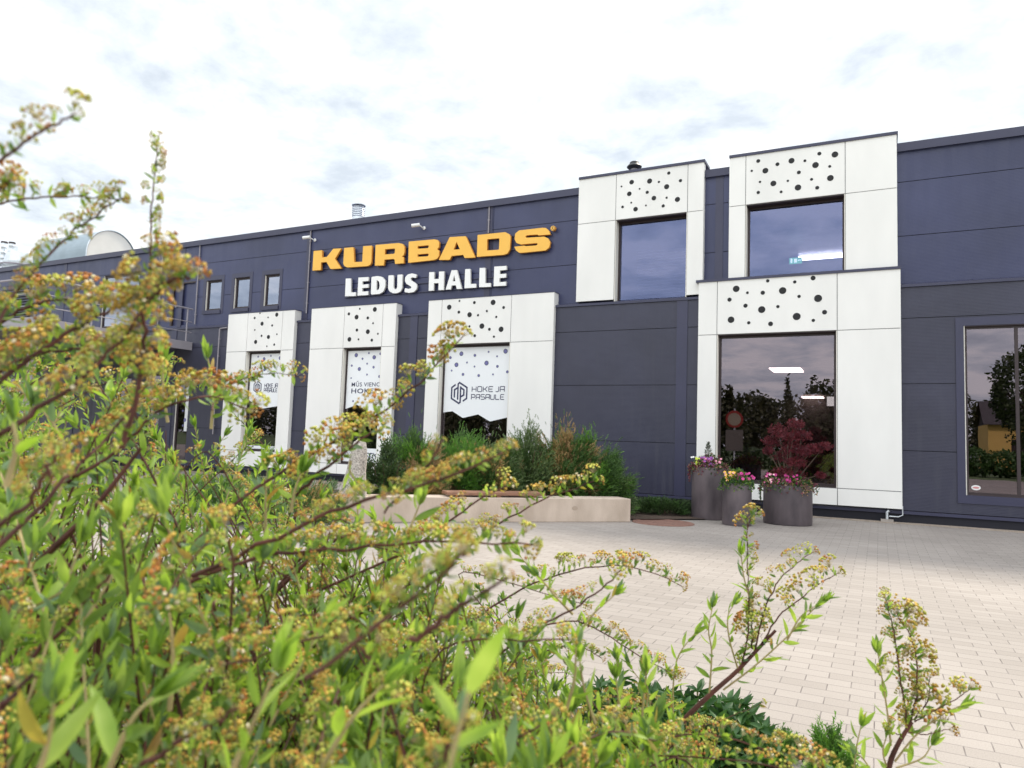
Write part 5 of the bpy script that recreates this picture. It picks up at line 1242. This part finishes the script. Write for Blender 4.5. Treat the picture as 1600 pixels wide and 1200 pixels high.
G_([(330, 1270, .40), (370, 1190, .40), (400, 1120, .40), (430, 1050, .40)], ll=.034, step=.014)
G_([(265, 1110, .55), (270, 1040, .55), (268, 985, .55), (262, 945, .55)], ll=.03, step=.013)
G_([(480, 1250, .45), (520, 1170, .45), (560, 1110, .45), (600, 1070, .45)], ll=.034, step=.012)
G_([(10, 760, .42), (25, 700, .42), (20, 660, .42)], ll=.022, step=.01)
for (x, y, d, x2, y2) in [(262, 660, .95, 255, 565), (330, 670, .95, 325, 560), (415, 830, .95, 418, 730), (560, 870, 1.1, 556, 770), (628, 850, .8, 655, 790), (548, 720, 1.0, 556, 752), (870, 930, 1.2, 812, 868), (895, 960, 1.0, 842, 900), (905, 990, 1.05, 960, 930), (455, 800, .8, 470, 740), (345, 900, .75, 335, 830), (700, 900, .95, 690, 835), (215, 545, .75, 222, 505), (985, 1150, 1.1, 962, 1060), (930, 1130, .8, 905, 1030), (885, 1110, .75, 900, 1010), (1000, 1160, .9, 1010, 1050)]:
    mx_, my_ = (x + x2) / 2 + random.uniform(-6, 6), (y + y2) / 2
    G_([(x, y, d), (mx_, my_, d), (x2, y2, d)], ll=.030 * random.uniform(.85, 1.1), step=.010)

# the body of the big shrub: shoots rising from its roots, tips kept under its real outline
CONT = [(-200, 470), (0, 505), (90, 520), (190, 560), (300, 605), (380, 640), (440, 715), (520, 770), (600, 812), (700, 870), (800, 940), (880, 1000), (960, 1070), (1080, 1130), (1130, 1165), (1200, 1300)]
def top_y(x): return float(np.interp(x, [c[0] for c in CONT], [c[1] for c in CONT]))
Bm = Batch(); Sm = MB(); cnt = 0
def clear_of_camera(pts, lim):
    for q in pts:
        v = q - Vector((0, 0, CAM_H))
        if v.length < lim: return False
    return True
def fill(n, dlo, dhi, xlo, xhi, pf, lim=.42, ymax=1260, pw=1.0, marg=0):
    global cnt
    for _ in range(n):
        x = random.uniform(xlo, xhi); ty = top_y(x) + marg; y = ty + (ymax - ty) * random.random() ** pw
        if y > ymax: continue
        d = random.uniform(dlo, dhi)
        tip = P(x, y, d)
        if tip.z < .12: continue
        L_ = random.uniform(.28, .6); lean = Vector((random.gauss(0, .35), random.gauss(0, .3), 1.0)).normalized()
        base = tip - lean * L_; base.z = max(base.z, .02); mid = base.lerp(tip, .5) + Vector((random.gauss(0, .03), random.gauss(0, .03), .02))
        if not clear_of_camera([tip, mid, base], lim): continue
        if random.random() < pf:
            droop = tip + Vector((random.gauss(0, .10), random.gauss(0, .08), -random.uniform(-.03, .05)))
            flowering([base, mid, tip, droop], B=Bm, st=Sm, f0=.55, us=.0085 * random.uniform(.85, 1.2), stalk=.009, step=.013, r0=.0024, r1=.0009, leafp=.7, dens=.9)
        else:
            leafy([base, mid, tip], B=Bm, st=Sm, ll=.032 * random.uniform(.75, 1.15), step=.0082, start=.1, mats=(0, 1, 2), p=(.45, .4, .15), r0=.0022, stm=0 if random.random() < .5 else 1)
        cnt += 1
fill(300, .75, 1.4, -120, 700, .16, pw=.8)
fill(470, 1.3, 2.2, -120, 860, .16, pw=.9)
fill(180, .75, 1.5, 500, 1080, .14, pw=.8, marg=10)
fill(120, .5, .8, -100, 620, .16, ymax=1300, pw=.55, marg=150)
fill(70, .5, .8, 500, 1000, .25, ymax=1300, pw=.55, marg=110)
for _ in range(130):       # bare twigs inside the bush
    x = random.uniform(-60, 760); y = random.uniform(top_y(x) + 60, 1240); d = random.uniform(.7, 1.5); tip = P(x, y, d)
    base = tip + Vector((random.gauss(0, .12), random.gauss(0, .1), -random.uniform(.2, .5))); mid = base.lerp(tip, .5) + Vector((random.gauss(0, .03), 0, 0))
    if tip.z > .15 and clear_of_camera([tip, mid, base], .5): Sm.tube(spline([base, mid, tip], 7), [.0022, .002, .0018, .0016, .0013, .001, .0007], 5, mi=1, cap=False)
print('shoots', cnt, len(Sm.v))
Sm.build('stems', STM, big); Bm.build('foliage', SP, big)
# thick old stems inside
for pts in ([(60, 1230, 1.0), (110, 1080, 1.0), (150, 960, 1.0), (100, 800, 1.0)], [(110, 1240, .9), (140, 1100, .9), (160, 960, .9), (170, 900, .9)], [(250, 1220, 1.1), (330, 1050, 1.1), (400, 960, 1.1), (480, 860, 1.1)], [(0, 940, .7), (80, 860, .7), (150, 790, .7), (220, 700, .72)], [(300, 1100, 1.0), (380, 980, 1.0), (500, 860, 1.0), (560, 830, 1.0)]):
    b = MB(); b.tube(spline(PP(pts), 16), [.0045 - .00018 * k for k in range(16)], 7); b.build('old_stem', M['stem'], big)
# ground level filler: low leafy growth of the same shrub, far side
# second shrub: the open arching one in the middle
bs = P(1040, 1230, 1.35)
mid = empty('spirea_shrub', (bs.x, bs.y, .03), 'open spirea in the middle bottom with one forked red brown stem and upright leafy shoots', 'shrub', 'spirea shrubs in the near bed')
Fm = lambda l, **k: branch(mid, 'f', PP(l), **k)
Gm = lambda l, **k: branch(mid, 'l', PP(l), name='leafy_shoot', **k)
b = MB(); b.tube(spline(PP([(1000, 1260, 1.3), (1040, 1180, 1.3), (1065, 1130, 1.3), (1110, 1085, 1.3), (1150, 1050, 1.3), (1190, 1008, 1.3), (1212, 985, 1.3)]), 20), [.0058 - .00017 * k for k in range(20)], 8); b.build('main_stem', M['stem'], mid)
Fm([(1158, 1046, 1.3), (1167, 1000, 1.3), (1170, 950, 1.3), (1168, 880, 1.3), (1168, 806, 1.3)], f0=.05, us=.0075, stalk=.008, step=.012, dens=.7, r0=.0022, r1=.0008)
Fm([(1168, 828, 1.3), (1174, 808, 1.3), (1184, 803, 1.3)], f0=.1, us=.012, stalk=.009, step=.008, r0=.001)
Fm([(1180, 1020, 1.3), (1192, 960, 1.3), (1215, 910, 1.3), (1240, 885, 1.3), (1268, 862, 1.3)], f0=.1, us=.014, stalk=.014, step=.016, r0=.0022, r1=.0009)
Fm([(1190, 1008, 1.3), (1215, 965, 1.3), (1245, 940, 1.3), (1280, 912, 1.3), (1308, 896, 1.3)], f0=.35, us=.016, stalk=.014, step=.014, r0=.0022, r1=.0009)
Fm([(1175, 1015, 1.32), (1176, 985, 1.32), (1170, 955, 1.32)], f0=.1, us=.016, stalk=.016, step=.010)
for l in ([(1108, 1086), (1112, 1020), (1107, 985), (1113, 950)], [(1155, 1052), (1140, 1000), (1137, 965), (1146, 945)], [(1130, 1078), (1180, 1040), (1235, 990), (1268, 955), (1285, 940)], [(1176, 950), (1163, 905), (1158, 868)], [(1052, 1135), (1052, 1070), (1060, 1025), (1085, 990)], [(1015, 1240), (1020, 1150), (1012, 1085), (985, 1042)], [(1010, 1110), (1012, 1080), (1009, 1058)], [(965, 1100), (968, 1060), (964, 1032)], [(1230, 1000), (1250, 965), (1272, 948)]):
    Gm([(x, y, 1.3) for x, y in l], ll=.032, step=.012, p=(.65, .25, .1), r0=.0018)
Fm([(1040, 1165, 1.3), (1075, 1140, 1.3), (1120, 1128, 1.3), (1190, 1098, 1.3)], f0=.05, f1=.5, us=.010, stalk=.009, step=.014, dens=.6, r0=.0018, r1=.0006, leafp=.5)
for k in range(26):
    x = random.uniform(950, 1130); y = random.uniform(1130, 1230); tip = P(x, y, random.uniform(1.1, 1.6)); base = Vector((tip.x + random.gauss(0, .08), tip.y + random.gauss(0, .08), .03))
    B = Batch(); st = MB(); leafy([base, base.lerp(tip, .5) + Vector((random.gauss(0, .02), 0, 0)), tip], B=B, st=st, ll=.03, step=.010, start=.3); o = st.build('leafy_shoot', STM, mid); B.build('leaves', SP, o)
# third shrub: at the right
bs = P(1385, 1260, 1.25)
rt = empty('spirea_shrub', (bs.x, bs.y, .03), 'small spirea at the right bottom with one tall plume of tan flowers', 'shrub', 'spirea shrubs in the near bed')
Fr = lambda l, **k: branch(rt, 'f', PP(l), **k)
Gr = lambda l, **k: branch(rt, 'l', PP(l), name='leafy_shoot', **k)
b = MB(); b.tube(spline(PP([(1378, 1300, 1.15), (1388, 1205, 1.15), (1402, 1165, 1.15), (1425, 1128, 1.15)]), 12), [.005 - .0002 * k for k in range(12)], 8); b.build('main_stem', M['stem'], rt)
D3 = 1.15
Fr([(1418, 1140, D3), (1412, 1090, D3), (1404, 1040, D3), (1396, 985, D3), (1384, 935, D3)], f0=.05, us=.0135, stalk=.013, step=.009, r0=.0022, r1=.0009, leafp=1.2)
Fr([(1424, 1130, D3), (1432, 1080, D3), (1432, 1030, D3), (1420, 990, D3), (1402, 960, D3)], f0=.15, us=.015, stalk=.016, step=.011, r0=.0022, r1=.0009)
Fr([(1428, 1125, D3), (1450, 1095, D3), (1452, 1060, D3)], f0=.3, us=.014, stalk=.014, step=.012, r0=.0018, r1=.0009)
Fr([(1428, 1128, D3), (1465, 1108, D3), (1500, 1088, D3), (1516, 1075, D3)], f0=.72, us=.017, stalk=.013, step=.010, r0=.0016, r1=.0008, leafp=.4)
Fr([(1420, 1145, D3), (1450, 1147, D3), (1482, 1138, D3)], f0=.6, us=.015, stalk=.010, step=.012, r0=.0015, r1=.0008, leafp=.4)
Fr([(1412, 1150, D3), (1395, 1145, D3), (1385, 1135, D3)], f0=.5, us=.011, stalk=.010, step=.012, r0=.0012, r1=.0008, leafp=.6)
for l in ([(1392, 1165), (1386, 1110), (1378, 1060), (1372, 1022)], [(1398, 1190), (1430, 1150), (1470, 1118), (1500, 1103)], [(1330, 1290), (1333, 1220), (1338, 1170), (1345, 1135)], [(1375, 1230), (1352, 1190), (1335, 1175)], [(1400, 1200), (1440, 1185), (1455, 1165)], [(1400, 1230), (1380, 1180), (1385, 1150)]):
    Gr([(x, y, D3) for x, y in l], ll=.033, step=.013, p=(.7, .25, .05), r0=.0018)
# more spirea behind, in the far part of the bed: several separate bushes
# dark broad-leaved perennial at the bed edge
def perennial(px, py, d, r, label, name, mt, n=900, ll=.07, h=None, cat='plant'):
    T = P(px, py, d); h = h or T.z; t = empty(name, (T.x, T.y, .03), label, cat); B = Batch(); st = MB()
    for k in range(max(8, n // 26)):
        a = random.uniform(0, 6.28); q = r * random.random() ** .5; hh = h * (1 - .35 * (q / r) ** 2) * random.uniform(.75, 1.0)
        tip = Vector((T.x + q * math.cos(a), T.y + q * math.sin(a), hh)); base = Vector((T.x + q * .5 * math.cos(a), T.y + q * .5 * math.sin(a), .03))
        c = spline([base, base.lerp(tip, .55) + Vector((0, 0, .02)), tip], 8); st.tube(c, .003, 5)
        pos, dr, sz = [], [], []
        for i in range(26):
            u = random.uniform(.25, 1); qq = c[min(7, int(u * 7.99))]; an = i * 2.4
            pos.append(qq[:]); dr.append((math.cos(an), math.sin(an), random.uniform(.0, .9))); sz.append(ll * random.uniform(.6, 1.1))
        B.add(BROAD_V * np.array([.75, 1, 1]), BROAD_F, np.zeros(len(BROAD_F), int), frames(np.array(dr)) * np.array(sz)[:, None, None], np.array(pos))
    st.build('stems', M['stemgreen'], t); B.build('leaves', [mt], t); return t
DG = leafmat('perennial_dark_green', (.03, .085, .025), (.06, .14, .04), .25)
perennial(1105, 1085, 2.35, .22, 'dark green broad leaved clump at the corner of the near bed', 'leafy_perennial', DG, n=1500, ll=.06)
perennial(985, 1075, 2.5, .26, 'dark green leafy clump among the spirea, left of the corner clump', 'leafy_perennial', DG, n=1300, ll=.06)
def tuft(px, py, d, r, label, mats):
    T = P(px, py, d); return conifer('dwarf_conifer', (T.x, T.y), r, r, T.z, mats, [.6, .3, .1], label, n=1500, size=.045, upw=1.2, cat='conifer')
tuft(1298, 1158, 2.25, .045, 'small bright green conifer tuft at the bottom edge between the two right spireas', ['bright', 'mid', 'bright'])
T = P(1215, 1188, 2.5); conifer('ground_juniper', (T.x - .03, T.y - .05), .13, .12, max(T.z, .08), ['mid', 'dark', 'bright'], [.5, .3, .2], 'low creeping juniper at the kerb corner of the near bed', n=1500, size=.045, cat='plant')
